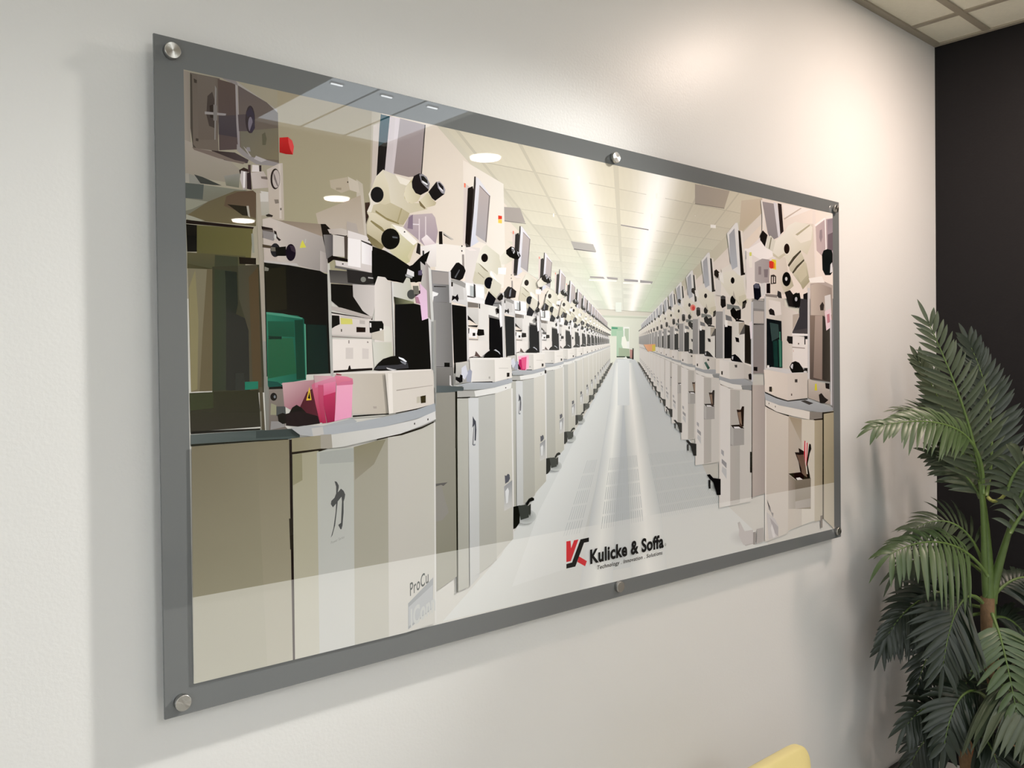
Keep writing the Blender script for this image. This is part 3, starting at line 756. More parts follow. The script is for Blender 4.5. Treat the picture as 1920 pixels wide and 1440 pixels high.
PRINT['unit_left_front'] = """
afa48c>b9b09a 4042,10550,8 4245,10559,76 4130,9317,44 3985,9144,0
1f4a52>27383c 4244,10518,0 4450,10516,5 4406,9994,82 4162,9871,94
0f1216>231f20 4162,9871,18 4407,10056,100 4324,9447,100 4227,9412,53 4106,9293,0
cfc3c0>c9bfbc 4451,10526,0 4623,10507,2 4494,9390,98 4312,9404,95
d6cac8>cbc0bd 4573,10518,0 4685,10519,2 4543,9376,100 4470,9386,98
a69a98>8d7f79 4685,10519,0 5284,10503,4 5164,9465,91 4868,9402,93 4519,9424,86
3c3634 5271,10501 5297,10506 5190,9490 5164,9486
c6baac 4073,10272 4218,10349 4130,9317 4006,8995
a89e88>ada38a 2869,8363,36 3927,8460,96 3923,8177,100 2864,8073,53
b8ad99>c9bfb0 3683,9193,1 3821,9122,9 3919,7954,100 3848,7867,100 3685,7873,100
ad9f8a>b9ad9c 2827,8455,43 3771,8904,0 3851,8089,100 2908,8116,94
c4b9a6 3500,9217 3717,9148 3748,8942 3531,8973
b3a68f 3119,9094 3489,9205 3542,8974 3360,8891 3139,8960
3a2f28 3488,9126 3510,9129 3510,9099 3487,9096
988c76 3250,8975 3362,8990 3361,8950 3249,8936
403128>352a25 3862,8775,0 3968,8798,0 3978,8729,15 3905,8579,50 3952,8544,60 3879,8374,100
9a9082>8a8276 471,10508,0 567,10503,59 573,9243,76 854,9113,100 461,8791,6
a1988a>908878 470,9382,0 1129,9227,20 1425,9020,67 1383,8788,100 461,8791,83
6b6258>6c6257 575,10497,0 1076,10510,5 1032,9478,87 1038,9284,100 608,9275,98 580,9680,64
4c463e 575,10488 610,10469 609,9336 678,9260 608,9266 570,9591
5a4d46>544846 1040,10493,0 1363,10474,0 1380,9737,89 1402,9379,100 1048,9303,100
6f665c>665c52 698,10489,0 1003,10503,0 978,9469,93 699,9421,93
403a34 635,10414 688,10399 687,10347 643,10346
403a34 655,9440 699,9439 698,9395 654,9396
473f3a 862,10173 945,10260 979,10143 972,9663 882,9682 839,9860
322a26 896,10021 960,10051 965,9822 902,9827
8a8680 992,10377 1019,10329 987,9471 969,9468
97918c 813,9908 1178,9942 1168,9904 813,9863
7d7872 960,10051 1023,10046 1019,9796 955,9784
4b4446>433d41 1048,9882,5 1364,9951,2 1378,9646,88 1377,9574,100 1043,9569,92
a19a95>8d8585 1345,10479,5 1382,10478,6 1407,9651,77 1412,9380,100 1375,9410,97 1353,9822,62
8d8682 1132,10540 1336,10540 1392,10498 2107,10185 2096,10127 1373,10457 1132,10513
a59f95 1374,10521 1667,10383 2107,10185 2096,10145 1695,10325 1391,10461
655b58>6b6152 1391,10461,0 1909,10276,28 2116,10131,52 2122,9254,100 1893,9274,100 1601,9265,100 1412,9380,100
6e6a5c>7a7058 1417,9689,0 2112,9869,52 2113,9308,100 1601,9265,48 1431,9420,13
554c4c 1383,9963 1536,10001 1608,9723 1398,9686
3a3335 1689,9939 1683,9864 1670,9795 1650,9739 1625,9701 1598,9685 1571,9692 1548,9721 1529,9770 1518,9834 1515,9906 1521,9981 1534,10049 1554,10105 1578,10144 1605,10161 1632,10154 1656,10125 1674,10076 1686,10012
777078 1647,9849 1644,9809 1638,9772 1628,9742 1616,9722 1603,9713 1590,9717 1579,9733 1570,9760 1565,9794 1564,9834 1566,9873 1573,9910 1582,9940 1594,9961 1607,9969 1620,9965 1631,9949 1640,9923 1645,9888
3b3540 1527,10018 1615,10144 1671,10027 1686,9792 1627,9690 1589,9720 1649,9895 1612,9998 1554,9950
5d5a48 1812,9704 1871,9751 1899,9645 1878,9531 1819,9521
8f8985 1357,9462 1459,9388 1601,9284 1893,9274 2133,9255 2122,9198 1696,9170 1458,9279 1355,9353
b0a9a4 1698,9317 1893,9274 1794,9222 1659,9256
8a8584 1527,9436 1584,9445 1603,9375 1526,9363
a59e98 1470,9444 1526,9399 1620,9287 1582,9290
362d2b>4a4040 911,9281,0 1317,9311,67 1562,9223,100 1542,9165,100 1389,9142,80 1128,9155,33
75685e 591,9281 947,9269 1315,9184 1504,9177 1465,9135 1037,9168 625,9243
c02828>a02020 2140,9705,0 2303,9743,0 2384,9691,13 2414,9592,50 2391,9446,100 2257,9434,97 2136,9443,87
d84a48 2303,9733 2384,9691 2414,9592 2391,9446 2340,9532 2311,9641
8d8a80>70705f 1124,8886,0 1405,8972,0 1382,8724,100 1158,8730,100
3a2e2a 1387,9024 1473,9082 1559,9058 1538,8964 1405,8963
c2b8b2>8c817c 1425,9020,0 1539,9019,100 1515,8724,83 1458,8698,33 1404,8872,0
e8e2dc 1463,9008 1501,9013 1487,8738 1458,8734
33282a 1529,8990 1597,9027 1611,8718 1525,8725
4a3a38 1551,9139 1599,9146 1597,9009 1549,9020
3a302f 1754,9161 1793,9167 1792,9056 1753,9059
c3b8ae>b5a89c 1597,9009,0 1831,9071,80 1927,8909,100 1915,8796,100 1631,8739,13
6f645c 1780,8971 1889,8987 1918,8935 1790,8936
d9d0c8 1628,9151 1744,9159 1752,9050 1616,9030
beb2a4>b7aa98 2133,9255,1 2193,9265,1 2208,8271,100 2137,8245,100 1927,8278,98 1915,8796,45 1891,9107,12
c9beb0 2112,9233 2152,9240 2158,8285 2117,8280
2b2422 2138,8980 2133,8923 2119,8870 2098,8827 2073,8798 2045,8785 2017,8790 1992,8813 1973,8850 1961,8899 1958,8955 1963,9011 1976,9064 1997,9107 2022,9136 2050,9150 2078,9145 2103,9123 2123,9085 2135,9036
b9ada2 2133,8979 2129,8930 2118,8884 2102,8847 2082,8821 2060,8811 2039,8815 2019,8835 2004,8868 1995,8911 1993,8960 1997,9009 2007,9055 2023,9092 2043,9117 2065,9128 2087,9124 2106,9104 2121,9071 2131,9028
7a706a 2009,9088 2048,9019 2106,8840 2076,8855 2027,8960
b9b0a4>a9a594 1757,8719,0 1914,8721,0 1928,8315,98 1779,8298,98
c9c3b8 1757,8719 1914,8721 1912,8554 1764,8536
7e7468 2022,8605 2102,8615 2111,8551 2041,8533
6f665e 2130,8469 2161,8473 2160,8435 2130,8431
2f2a26 1858,8316 1918,8342 1997,8323 1977,8293 1878,8291
989487 470,8836 531,8845 538,8698 468,8697
89877c 531,8836 689,8807 722,8688 537,8681
3e403b 619,8840 760,8817 1084,8720 938,8709 723,8706
7d7e70>6f6c5b 468,8688,0 1420,8693,37 1544,8709,37 1118,8510,79 467,8098,100
515650 468,8680 776,8696 754,8446 472,8437
8b8a78 472,8429 843,8422 574,8267 469,8228
635b44>685f45 485,8152,68 843,8422,16 1306,8660,0 1592,8698,0 1688,8674,0 1679,8103,100 484,8082,84
5c4c3c>5f5140 1155,8550,20 1353,8648,0 1631,8712,0 1688,8674,5 1681,8232,100 1116,8384,65
2b2820 1172,8418 1530,8425 1546,8263 1441,8260
aaa596 1511,8432 1549,8437 1575,8239 1537,8262
989684 477,8169 590,8146 784,8098 659,8075 476,8090
1e1613>241b1c 475,8082,0 1640,8081,100 1620,8042,100 474,8021,0
17180f 474,8012 650,8013 643,7574 484,7561
5a5736>65603c 650,8013,17 1620,8051,100 1572,7489,100 642,7557,17
8f8f80 1590,7966 1628,7970 1642,7641 1604,7638
57523a>494a35 484,7552,3 1478,7572,21 1473,7280,100 480,7291,82
3d4030 947,7547 1345,7543 1341,7326 934,7306
211d18 1364,7545 1670,7551 1668,7441 1371,7428
48452f>3a3826 481,7369,2 934,7306,100 934,7297,100 489,7283,4
77715a>706850 489,7291,0 916,7304,0 865,5286,100 509,5267,100
827a58 501,6970 611,7274 651,6451 615,5309 509,5276
615840 807,7297 934,7297 911,6460 883,5276 650,5273 719,6277
3a3a2c 898,7347 1786,7450 1780,5229 865,5250
343b2b>353a30 934,7306,5 1228,7300,85 1252,5295,100 865,5277,0
232923 1117,7292 1322,7288 1332,6745 1271,6471 1125,6646
2b2d29 1125,6646 1518,6480 1542,5564 1518,5271 1103,5280
464638>4b4434 1342,7398,12 1688,7442,84 1751,5285,100 1518,5271,56 1515,6297,52 1352,6837,16
50432f 1530,7211 1707,7407 1731,5285 1576,5279
227058 1434,5419 1675,5425 1673,5296 1432,5282
30332e 1266,5567 1427,5565 1422,5274 1261,5277
3b3a38 1261,5241 1565,5234 1563,5059 1258,5069
2f3022>34322a 482,5250,3 1673,5277,0 1721,4638,93 489,4612,100
373c28 482,5242 883,5259 878,4992 495,4962
504a3a 1693,5323 1752,5322 1789,4560 1710,4564
7a7768 1696,4907 1725,4906 1730,4563 1710,4564
1a1b16 489,4621 1701,4611 1701,4583 497,4576
aba08c>8f8a7e 1688,8701,0 1757,8710,0 1787,8151,22 1805,7414,50 1863,6119,100 1878,4556,100 1808,4531,100 1764,6118,100 1726,7408,50 1699,8142,22
8b8a80>77766c 1764,6118,0 1863,6119,0 1878,4556,100 1808,4541,100
a59a88 1689,8720 1767,8721 1786,8686 1698,8675
c5b9ac>b9ada0 2066,8247,4 2929,8079,38 3027,7387,100 2473,7463,100 1816,7507,100 1804,7969,38 1798,8236,1 1927,8278,0
8d7f6d>9b8c7a 2096,8250,0 3019,8273,20 3059,8043,100 2972,8044,97 2484,8130,50
c3b8ab>8a847e 2066,8247,0 2972,8044,60 3070,7390,100 2473,7482,57 2065,7546,0
5c534b 1796,8079 1993,8080 2011,7896 1793,7912
2a2220 1777,8113 1984,8098 1983,8070 1785,8059
2a2422 2003,8063 2053,8049 2072,7957 2141,7908 2101,7885 2031,7954
c3c0b6 2002,8007 2052,7993 2051,7918 2011,7914
8b8580 1795,8042 2013,8026 2000,7876 1803,7913
4f4436 1791,7801 1969,7789 1968,7743 1790,7746
2a2a2c 2118,7728 2113,7690 2100,7655 2079,7626 2054,7607 2026,7598 1998,7602 1973,7617 1954,7642 1942,7675 1938,7712 1943,7750 1956,7785 1976,7813 2002,7833 2030,7841 2058,7838 2082,7823 2102,7798 2115,7765
6b665a 1949,7769 2069,7770 2068,7705 1947,7694
181315 2028,7767 2231,7803 2228,7634 2046,7619
1f1a22 2420,7711 2414,7664 2400,7620 2377,7585 2350,7561 2319,7551 2289,7556 2262,7576 2241,7607 2228,7648 2224,7695 2230,7742 2244,7785 2266,7820 2294,7844 2324,7854 2354,7850 2381,7830 2403,7799 2416,7758
3a3038 2303,7829 2396,7818 2415,7706 2333,7737
d0ca50 2521,7877 2554,7947 2626,7819 2499,7799
b5b3a8 2607,7971 2628,7973 2616,7895 2595,7893
b9b3ac 1806,7525 2432,7517 2494,7465 2267,7476 1816,7489
1b1c18>0c0c0c 1816,7489,0 2267,7476,100 2897,7417,100 3048,7349,100 3107,5551,100 1833,5506,9
24231b 1833,7370 2215,7444 2234,6691 1851,6630
7c7a6c 1824,7416 1903,7394 1892,7346 1823,7341
090a0b>151a18 2266,7448,0 3048,7369,100 3109,5649,100 2602,5651,49 2459,6558,28 2253,6598,0
2e7259>1d5242 1841,6620,0 2050,6609,29 2438,6586,83 2563,6533,100 2588,5440,100 1850,5339,3
23553f>1c4430 1869,6472,3 2364,6479,5 2370,6203,53 1874,6212,50
2a5a3e>24563a 1864,6175,0 2339,6184,0 2401,5557,100 1853,5469,100
4a8a70 1841,6629 2151,6613 2542,6551 2521,6531 1841,6592
173c2e 2375,6507 2542,6513 2567,5460 2400,5443
123027 1874,6212 2125,6208 2124,6161 1883,6157
4f8f74 2562,6446 2593,6438 2600,5555 2578,5459
0f2a24>1a2724 2614,6438,0 3012,6430,100 3042,5551,100 2621,5555,5
1c4a40 1852,5431 2031,5410 2131,5352 2130,5296 1860,5320
0c0e0d 1870,5320 2131,5333 2130,5277 1869,5273
7f766c>6d655c 1869,5282,0 2151,5286,0 2170,4616,100 2221,4566,100 1858,4557,100
16181a 2019,5148 2016,5126 2006,5107 1992,5092 1975,5083 1956,5080 1937,5084 1920,5094 1906,5110 1898,5130 1895,5151 1898,5173 1908,5192 1921,5207 1939,5217 1958,5220 1977,5216 1994,5205 2008,5190 2016,5170
6b6f70 1997,5149 1996,5140 1993,5132 1988,5126 1983,5122 1976,5121 1970,5123 1965,5127 1960,5133 1958,5141 1957,5150 1958,5158 1961,5166 1965,5172 1971,5176 1977,5177 1983,5176 1989,5172 1993,5165 1996,5157
8f8d72 1905,5039 2005,4999 2002,4830 1892,4835
4a4d4a 2004,4980 2176,4974 2184,4804 2002,4811
8b8883 1900,4722 2121,4712 2170,4616 1888,4574
c2bfb2>a8a8a0 3041,7573,1 3095,7568,2 3129,6924,30 3140,5501,93 3085,5492,94 3057,6529,48
d0c5ba>8f8780 2903,7786,50 3054,7740,85 3049,7389,85 2897,7417,50
1d1a18 2921,8272 3019,8282 3127,8196 3083,8172 3148,8100 3461,8131 3460,8072 3180,8045 3175,7711 3397,7690 3476,7676 3476,7626 3174,7642 3062,7565 3043,7700 2971,7986
b3a89c>c2b8ac 3061,8189,5 3350,8239,74 3485,8213,100 3483,8133,100 3438,8109,95 3104,8116,16
aea498 3465,8379 3670,8352 3713,8196 3806,8165 3461,8151
c9c1b6 3170,8103 3438,8089 3420,7711 3164,7710
7c7772>5a5654 2972,8083,0 3170,8103,100 3164,7730,100 3031,7641,29
4f463e 3404,8106 3483,8094 3465,7675 3409,7691
ded6ce>cfc6be 3485,8213,0 4016,8125,9 4006,7454,100 3474,7517,89 3227,7538,83 3207,7635,69 3475,7616,74
efe9e2 3483,8074 3757,8060 3749,7537 3474,7557
f3eee8>ddd6d2 3780,8042,0 4015,8023,100 4008,7596,100 3774,7619,0
3b3430 3757,8060 4014,8003 4014,7962 3780,8032
302a26 3921,8096 3957,8089 3956,8058 3921,8065
302a26 3351,7587 3385,7590 3384,7570 3351,7567
6c6864 3205,7537 4006,7454 3981,7412 3204,7497
b9aaa8>a5959a 4882,8659,5 5427,8753,0 5506,8676,15 5568,8392,64 5511,8150,100 5246,8072,100 5028,8222,84 4727,8402,47
d9ccc9 5099,8609 5125,8612 5117,8135 5091,8132
d9ccc9 5255,8669 5281,8672 5273,8096 5246,8093
e0d6d4 4854,8488 5110,8505 5110,8484 4854,8467
857480 4856,8604 4959,8678 4954,8383 4827,8391
ebe1dc>d8c6c4 5157,8213,40 5289,8311,0 5445,8197,60 5511,8150,85 5246,8072,100
ece5dc>d8d0c6 5129,8062,16 5524,8151,4 5517,7687,100 5174,7641,100
2b2725 5066,8130 5130,8104 5126,7892 5024,7926
3a3836 5180,7981 5219,7985 5229,7815 5177,7832
e4dccb>c7bd9f 4276,9461,31 4556,9399,57 4918,9335,89 4789,9181,78 4749,9030,74 4835,8895,82 5116,8918,100 5323,8826,100 4883,8691,87 4843,8602,83 4728,8443,73 4628,8443,64 4370,8488,41 4000,8610,7 3906,8609,0 3991,8781,6 3946,8947,1 4031,9100,9 4118,9305,17
c9bea0>b0a582 4000,8610,9 4050,8758,3 4388,8860,31 4683,8772,68 4883,8691,94 4843,8602,97 4728,8443,97 4628,8443,87 4370,8488,57
ded5bb>c6bb9a 4276,9440,0 4393,9200,23 4437,8846,73 4314,8790,76 4122,8807,67 3982,8931,44 4031,9100,23 4130,9307,0
e9e1ce 4556,9399 4918,9335 4815,9227 4665,9248
8d8058 4096,8661 4335,8546 4628,8474 4628,8443 4358,8497 4095,8621
a39870 4683,8772 4708,8764 4603,8472 4579,8479
d9cfb4>a89c78 3906,8609,0 4095,8600,0 4358,8487,20 4653,8435,31 4727,8422,34 4453,8332,43 4302,8008,86 4216,7909,99 3991,8001,83 3899,8144,61 3890,8355,31 3951,8513,10
8b7f58 3998,8458 4235,8350 4306,8276 4282,8253 4091,8356 3974,8435
6f6444>8a7e5a 3899,8194,0 4111,8093,40 4277,7986,88 4216,7909,100 3991,8001,72 3899,8144,12
d6cfb2>bdb68a 4443,8434,0 4714,8400,11 5066,8141,65 4960,7962,77 4868,7734,96 4779,7685,95 4543,7781,68 4386,7934,39
efe9dc 4455,8435 4714,8400 5066,8141 4962,8068 4675,8250
cbc19c 4962,8068 5066,8141 4960,7962 4868,7734 4819,7845
c6b88f 4892,9311 4996,9420 5145,9081 5040,8941 4886,8890 4761,8969 4763,9094
ddd4b8>c4b996 4841,9262,19 4943,9318,44 5029,9108,66 5158,9072,97 5078,8946,78 4936,8886,44 4798,8932,9 4750,9051,0
1d1a1c 4943,9318 4996,9441 5126,9512 5294,9473 5384,9336 5342,9192 5151,9082 5029,9108 4954,9204
8a8688 5125,9491 5203,9513 5307,9464 5384,9336 5355,9215 5278,9268 5175,9339
1a181a 5164,9465 5229,9474 5319,9402 5343,9277 5291,9291 5188,9362
e0dedc 5188,9384 5331,9329 5317,9295 5201,9343
d9cfb2>b8ac8a 5117,8961,0 5328,9158,48 5432,9043,80 5537,8981,100 5504,8923,100 5271,8842,32 5168,8893,0
7a6c4c 5104,8959 5130,8963 5271,8842 5245,8817 5141,8869
1b191b 5342,9170 5543,9401 5624,9412 5765,9274 5742,9179 5511,9015 5432,9054
9a9698 5557,9403 5624,9423 5717,9360 5770,9270 5742,9179 5674,9192 5582,9288
201e20 5583,9385 5637,9392 5717,9328 5729,9221 5675,9235
dcdad8 5609,9324 5716,9252 5715,9219 5622,9272
1b1c1d 4283,8980 4275,8933 4254,8888 4221,8850 4179,8823 4134,8811 4089,8812 4049,8829 4017,8858 3998,8897 3991,8943 3999,8990 4020,9035 4053,9072 4094,9099 4139,9112 4184,9111 4224,9095 4256,9066 4277,9026
121213 4642,8164 4630,8099 4599,8039 4550,7989 4489,7955 4423,7939 4357,7943 4298,7967 4252,8008 4222,8062 4213,8123 4224,8187 4255,8246 4303,8296 4363,8331 4429,8348 4495,8345 4555,8322 4602,8281 4632,8227
2e2c2e 4476,8220 4599,8212 4599,8170 4488,8180
5b5e5e 4463,8199 4587,8190 4586,8169 4475,8169
d9d3c9>a09a90 4301,7947,4 4374,7933,11 4543,7792,67 4480,7694,100 4238,7757,70
5a5650 4226,7797 4421,7834 4469,7765 4274,7739
1a1716 4738,8319 4763,8332 4776,8302 4738,8298
0f0f12>1a1718 4014,7962,0 4300,7906,24 4519,7821,44 4892,7641,78 5152,7873,100 5363,7997,100 5227,7666,100 5170,7364,100 4710,7315,62 4450,7330,39 4172,7384,13 4006,7454,0
0e1416 4001,7880 4180,7916 4220,7387 3994,7453
3a3835>6a6660 3082,7449,15 4030,7456,30 4050,7274,75 4073,7225,88 3571,7205,85 3101,7216,75
14100f>23221f 3111,7197,0 3446,7198,38 3571,7195,51 3579,6986,52 4018,6713,100 3992,6560,98 3326,6736,25 3117,6884,1
2e2c2a 3451,7486 4030,7456 4050,7254 3791,7218 3469,7239
7c7c72 3862,7323 3859,7307 3851,7293 3838,7281 3821,7273 3803,7269 3785,7270 3769,7277 3756,7287 3748,7300 3746,7316 3749,7332 3757,7346 3770,7358 3787,7366 3805,7370 3823,7369 3839,7363 3852,7352 3860,7339
a8a49c 3910,7377 4052,7366 4052,7345 3910,7347
0c0a0a 4006,7454 4710,7304 4736,7337 4511,7334 4340,7343 4124,7381 4097,7196 4049,7193
b7b0a8>cbc3ba 3572,7215,0 4050,7223,100 4094,7022,100 3992,6601,95 3783,6724,49 3579,6986,3
ddd5ca>c9c2b6 4050,7223,5 4124,7401,21 4292,7392,58 4364,7324,74 4450,7319,92 4453,5954,97 4030,5950,5
cdcabf>b9b8a4 4450,7309,0 4710,7304,47 4787,7424,63 4863,7408,79 4958,7013,100 4958,6950,100 4482,7031,0
2c2d24>8c8d6c 4482,7031,0 4958,6950,100 4957,6908,100 4504,6877,0
4b4c47 4998,7100 4993,7070 4978,7043 4955,7021 4926,7006 4895,7000 4863,7003 4835,7015 4813,7035 4799,7060 4795,7089 4800,7119 4815,7146 4837,7168 4866,7183 4897,7189 4929,7186 4957,7175 4980,7155 4994,7129
2a1c1e 4986,7141 5116,7191 5165,7066 5113,7000 5009,6995
6e6b60 4937,7265 5065,7273 5088,7105 4960,7098
b9b4ac>9b9288 5124,7764,0 5227,7698,38 5383,7570,100 5369,6712,100 5212,6706,38 5142,7235,0
1b1214 4828,7637 5021,7714 5172,7513 5144,7384 5015,7333 4888,7368 4839,7490
dad7d2 4815,7594 4967,7541 4965,7446 4788,7487
9c9c98 4763,7485 4940,7455 4914,7411 4762,7443
5d5568 5070,7570 5161,7597 5159,7491 5068,7485
d8d6ce>b0afa6 4437,7319,0 4474,7321,0 4499,5746,100 4462,5746,100
3b302c 4425,7318 4437,7319 4474,5746 4462,5746
d8b9c8>e0bcd2 5092,7338,0 5272,7189,8 5289,6634,95 5145,6587,100 5085,6914,50 5008,6931,47 4998,7058,27 5115,7127,17
a97d8b 4985,7057 5062,7050 5111,6915 5008,6931
14171a>101112 4504,6877,0 4957,6918,51 5111,6893,69 5145,6587,73 5302,6635,90 5352,5606,97 4797,5599,36 4499,5746,1
a89e98>88837a 5241,7773,0 5358,7675,82 5368,6605,100 5303,6667,55 5272,7189,27
d5d3ca>b8b9b2 5318,7673,0 5383,7613,3 5434,6607,53 5444,5531,100 5378,5531,100 5368,6605,53
b5aca2 3116,6786 3327,6766 3993,6621 3992,6601 3968,6559 3551,6645 3115,6718
2a2320 3114,6678 3992,6580 3992,6560 3114,6659
d6cdc2>d0c7bc 3125,6649,5 3968,6579,24 3963,6234,85 3119,6257,78
c5bcb2 3280,6626 3898,6587 3897,6557 3324,6578
17120f 3124,6620 3280,6616 3288,6458 3187,6416 3120,6375
cfc96a 3301,6577 3550,6565 3560,6466 3311,6459
b9b0a6 3711,6551 3827,6544 3826,6474 3710,6480
251c18 3639,6418 3837,6413 3835,6323 3638,6318
4a423c 3309,6370 3332,6370 3331,6321 3309,6320
14110e 3921,6537 4207,6546 4242,6486 4240,6393 4155,6340 4012,6306 3929,6315
e0dcd4 3932,6507 3967,6498 3966,6417 3930,6416
e8e4da 4156,6402 4204,6403 4204,6362 4156,6361
c7bfae 3976,6316 4252,6383 4249,6157 3974,6194
d9d5c6>cfccbc 4241,6455,0 4375,6448,67 4410,6367,87 4419,6160,93 4249,6147,0
8c827a 3118,6237 3975,6214 3974,6204 3118,6218
e6ddd2>ddd5c8 3128,6179,4 3974,6194,96 4001,5614,100 3535,5587,50 3130,5570,5
8f857c 3464,6165 3487,6165 3486,6105 3463,6105
8f857c 3868,6151 3891,6152 3902,6122 3867,6121
cfc6bc 3405,6025 3564,6027 3561,5817 3402,5816
d0c7bd 3760,6019 3901,6010 3898,5818 3757,5817
d0cec0>bdbca6 3985,6143,0 4419,6140,85 4452,5871,92 4305,5849,62 4074,5726,15 4024,5604,5
1f1816 3141,5600 3444,5617 3468,5687 3491,5697 3512,5627 3978,5645 3977,5604 3141,5560
15110f 4001,5604 4037,5665 4122,5747 4219,5818 4415,5871 4551,5882 4675,5851 4787,5788 4824,5694 4796,5578 4240,5572
3a3a3c 4025,5624 4097,5685 4548,5705 4786,5746 4810,5641 4547,5622
e6e8e8 4575,5861 4687,5830 4774,5767 4736,5757 4587,5830
7a7c80 4611,5788 4761,5746 4735,5704 4636,5746
c6c4c0 4290,5654 4436,5622 4534,5611 4435,5591 4313,5623
ddd6ca 3141,5560 4000,5584 5379,5617 5378,5563 4263,5541 3307,5519 3140,5541
c9c0b2>b9b09f 3307,5539,15 4263,5541,97 4324,4756,100 3522,4778,35 3508,5348,33 3139,5433,0
d3ccbe>cdc5b8 4251,5541,0 5392,5595,99 5408,4907,100 4721,4793,42 4324,4756,7
a39b8e 4503,5217 5374,5295 5374,5284 4503,5196
37301f 5070,5077 5200,5095 5198,4945 5081,4938
b9b29f 4980,5069 5070,5077 5068,4950 4978,4942
a89f92 3978,4912 4061,4910 4061,4869 3989,4871
e3dccf 4312,5540 4410,5539 4422,4773 4324,4756
c9a6a4>96616b 2122,5390,6 2758,5438,61 2775,5167,98 2591,4960,100 2432,4889,100 2308,4894,90 2156,4975,65
4a2228>5a2a33 2595,5219,38 2777,5312,80 2925,5114,100 2940,4655,100 2429,4650,0 2348,4797,0 2454,4945,5
d8b23c 2582,5066 2649,5314 2688,5072
2a1f16 2614,5103 2648,5227 2667,5092
13100f 2022,4829 2123,4863 2225,4821 2309,4950 2392,4995 2496,4934 2589,4835 2693,4686 2533,4645 2274,4686 2120,4665 2040,4716
241d1e 2184,4842 2432,4889 2801,4778 2853,4640 2428,4603 2181,4634
c96f84>a82c48 2692,5342,15 2779,5408,6 2930,5396,8 2940,4675,100 2853,4650,100 2772,4973,62
b7a09a>d89aa8 2738,5515,0 3107,5502,80 3194,5432,100 3171,5393,95 2918,5358,38 2757,5380,0
cf8fa0>c66a84 2757,5380,52 3173,5491,4 3205,5392,44 2929,5338,68 2756,5283,92
bf5570>a52e4e 2821,5340,0 2929,5338,0 2934,4968,50 2983,4643,100 2896,4638,100 2837,4971,50
d97f9a>cc5a7c 2929,5358,0 3194,5402,0 3179,5156,80 2936,5114,100
b83a5c>8f2444 2926,5143,4 3179,5206,0 3160,4665,100 2994,4643,100 2934,4968,40
e8a3b8>e39ab4 3204,5333,0 3542,5337,0 3510,4729,88 3149,4665,100
d97f92>c86a80 3173,5511,0 3419,5488,5 3544,5447,25 3554,5347,75 3204,5323,90
c9708a 3305,5391 3486,5408 3543,5427 3542,5337 3204,5323
8b3a48 3196,5550 3307,5529 3307,5509 3196,5520
1a1411 3522,4758 4131,4764 4324,4766 4324,4746 4130,4743 3521,4728
2e2924 4472,4771 4976,4836 5408,4917 5408,4907 4976,4815 4496,4760
97958c>8f8f88 5421,6606,0 5474,6608,0 5461,4883,100 5434,4863,100 5417,5531,100
58605c>46504c 489,4568,0 1147,4576,50 1720,4582,93 1858,4566,100 2221,4575,100 2448,4563,100 2446,4411,100 2218,4386,100 1620,4403,86 486,4385,0
3c4542 1623,4569 2448,4573 2446,4439 1620,4440
1c1f18 495,4410 1523,4409 2218,4396 2218,4377 1620,4385 494,4375
a9a9a4>a6a9a7 2252,4593,0 2533,4617,17 2896,4599,73 3521,4708,100 3612,4644,100 3290,4441,100 2667,4417,38 2446,4449,3
a9acab>9fa3a3 2895,4570,0 3519,4618,11 4324,4715,50 4976,4815,80 5421,4928,99 5445,4754,100 4973,4635,80 4223,4513,45 3290,4441,0 2678,4407,0 2659,4562,0
bdb9b0 2669,4562 2895,4579 2915,4442 2699,4415
c2c0b4>cfcdc6 3068,4424,17 4223,4513,59 4973,4624,85 5432,4766,100 5443,4603,100 5100,4491,89 4589,4359,72 4040,4287,53 3286,4184,25 3086,4177,18
8b8468>968f78 2269,4402,0 2667,4417,51 3068,4433,100 3086,4197,100 2845,4164,73 2265,4156,0
9d9788 2850,4436 3068,4433 3086,4177 2846,4174
24201a 4040,4287 4589,4359 5099,4470 5389,4563 5389,4541 5099,4438 4614,4327 4051,4266
241f14 2245,4157 2846,4183 2987,4174 2845,4135 2265,4118
33302c 4908,4553 4933,4562 4933,4520 4907,4521
33302c 5232,4623 5258,4633 5258,4590 5232,4591
756e58>9a957c 494,4375,0 1620,4385,17 2218,4386,26 2227,3666,45 2238,451,100 466,473,100
7d765f>a09a82 1620,4385,0 2228,4385,0 2248,458,100 1753,469,100
9f9a80>b4b09a 2285,4116,1 2802,4147,0 2765,446,100 2279,460,100
8c876a 2285,4116 2472,4122 2475,3643 2287,3565
abaca0>bcbcb2 2769,4121,0 2987,4164,0 3558,4166,0 3500,441,100 2765,446,100
a0a298 2823,4117 3558,4146 3531,3887 2820,3903
9b9785>a8a593 3535,4167,0 4039,4257,0 4317,4302,0 4257,420,100 3500,431,100
858068>918b79 3535,4167,0 4039,4257,0 4244,4265,0 3973,3812,50 3548,3545,100
bcb8ab>bab7a9 4293,4303,0 4614,4327,28 5099,4427,71 5415,4540,99 5366,486,100 4257,420,0
cfcdc3 5389,4541 5429,4550 5393,491 5353,488
1f1a0d 2228,4385 2279,4382 2278,3661 2278,2996 2279,460 2238,460 2228,3096
2a2720 2206,2985 2257,2979 2269,2426 2218,2433
4d4e4b 3120,3564 3165,3551 3208,3477 3207,3438 3184,3351 3252,3414 3307,3369 3340,3296 3327,3228 3304,3170 3301,2972 3274,2727 3251,2661 3229,2664 3185,2748 3242,2781 3270,3174 3261,3264 3181,3184 3156,2989 3119,2747 3061,2577 3027,2532 3085,2702 3134,2992 3147,3148 3080,3086 3037,3150 3049,3208 3116,3260 3150,3335 3152,3463
74787a>7c8082 4713,1008,0 5328,1422,92 5305,800,90 4705,493,0
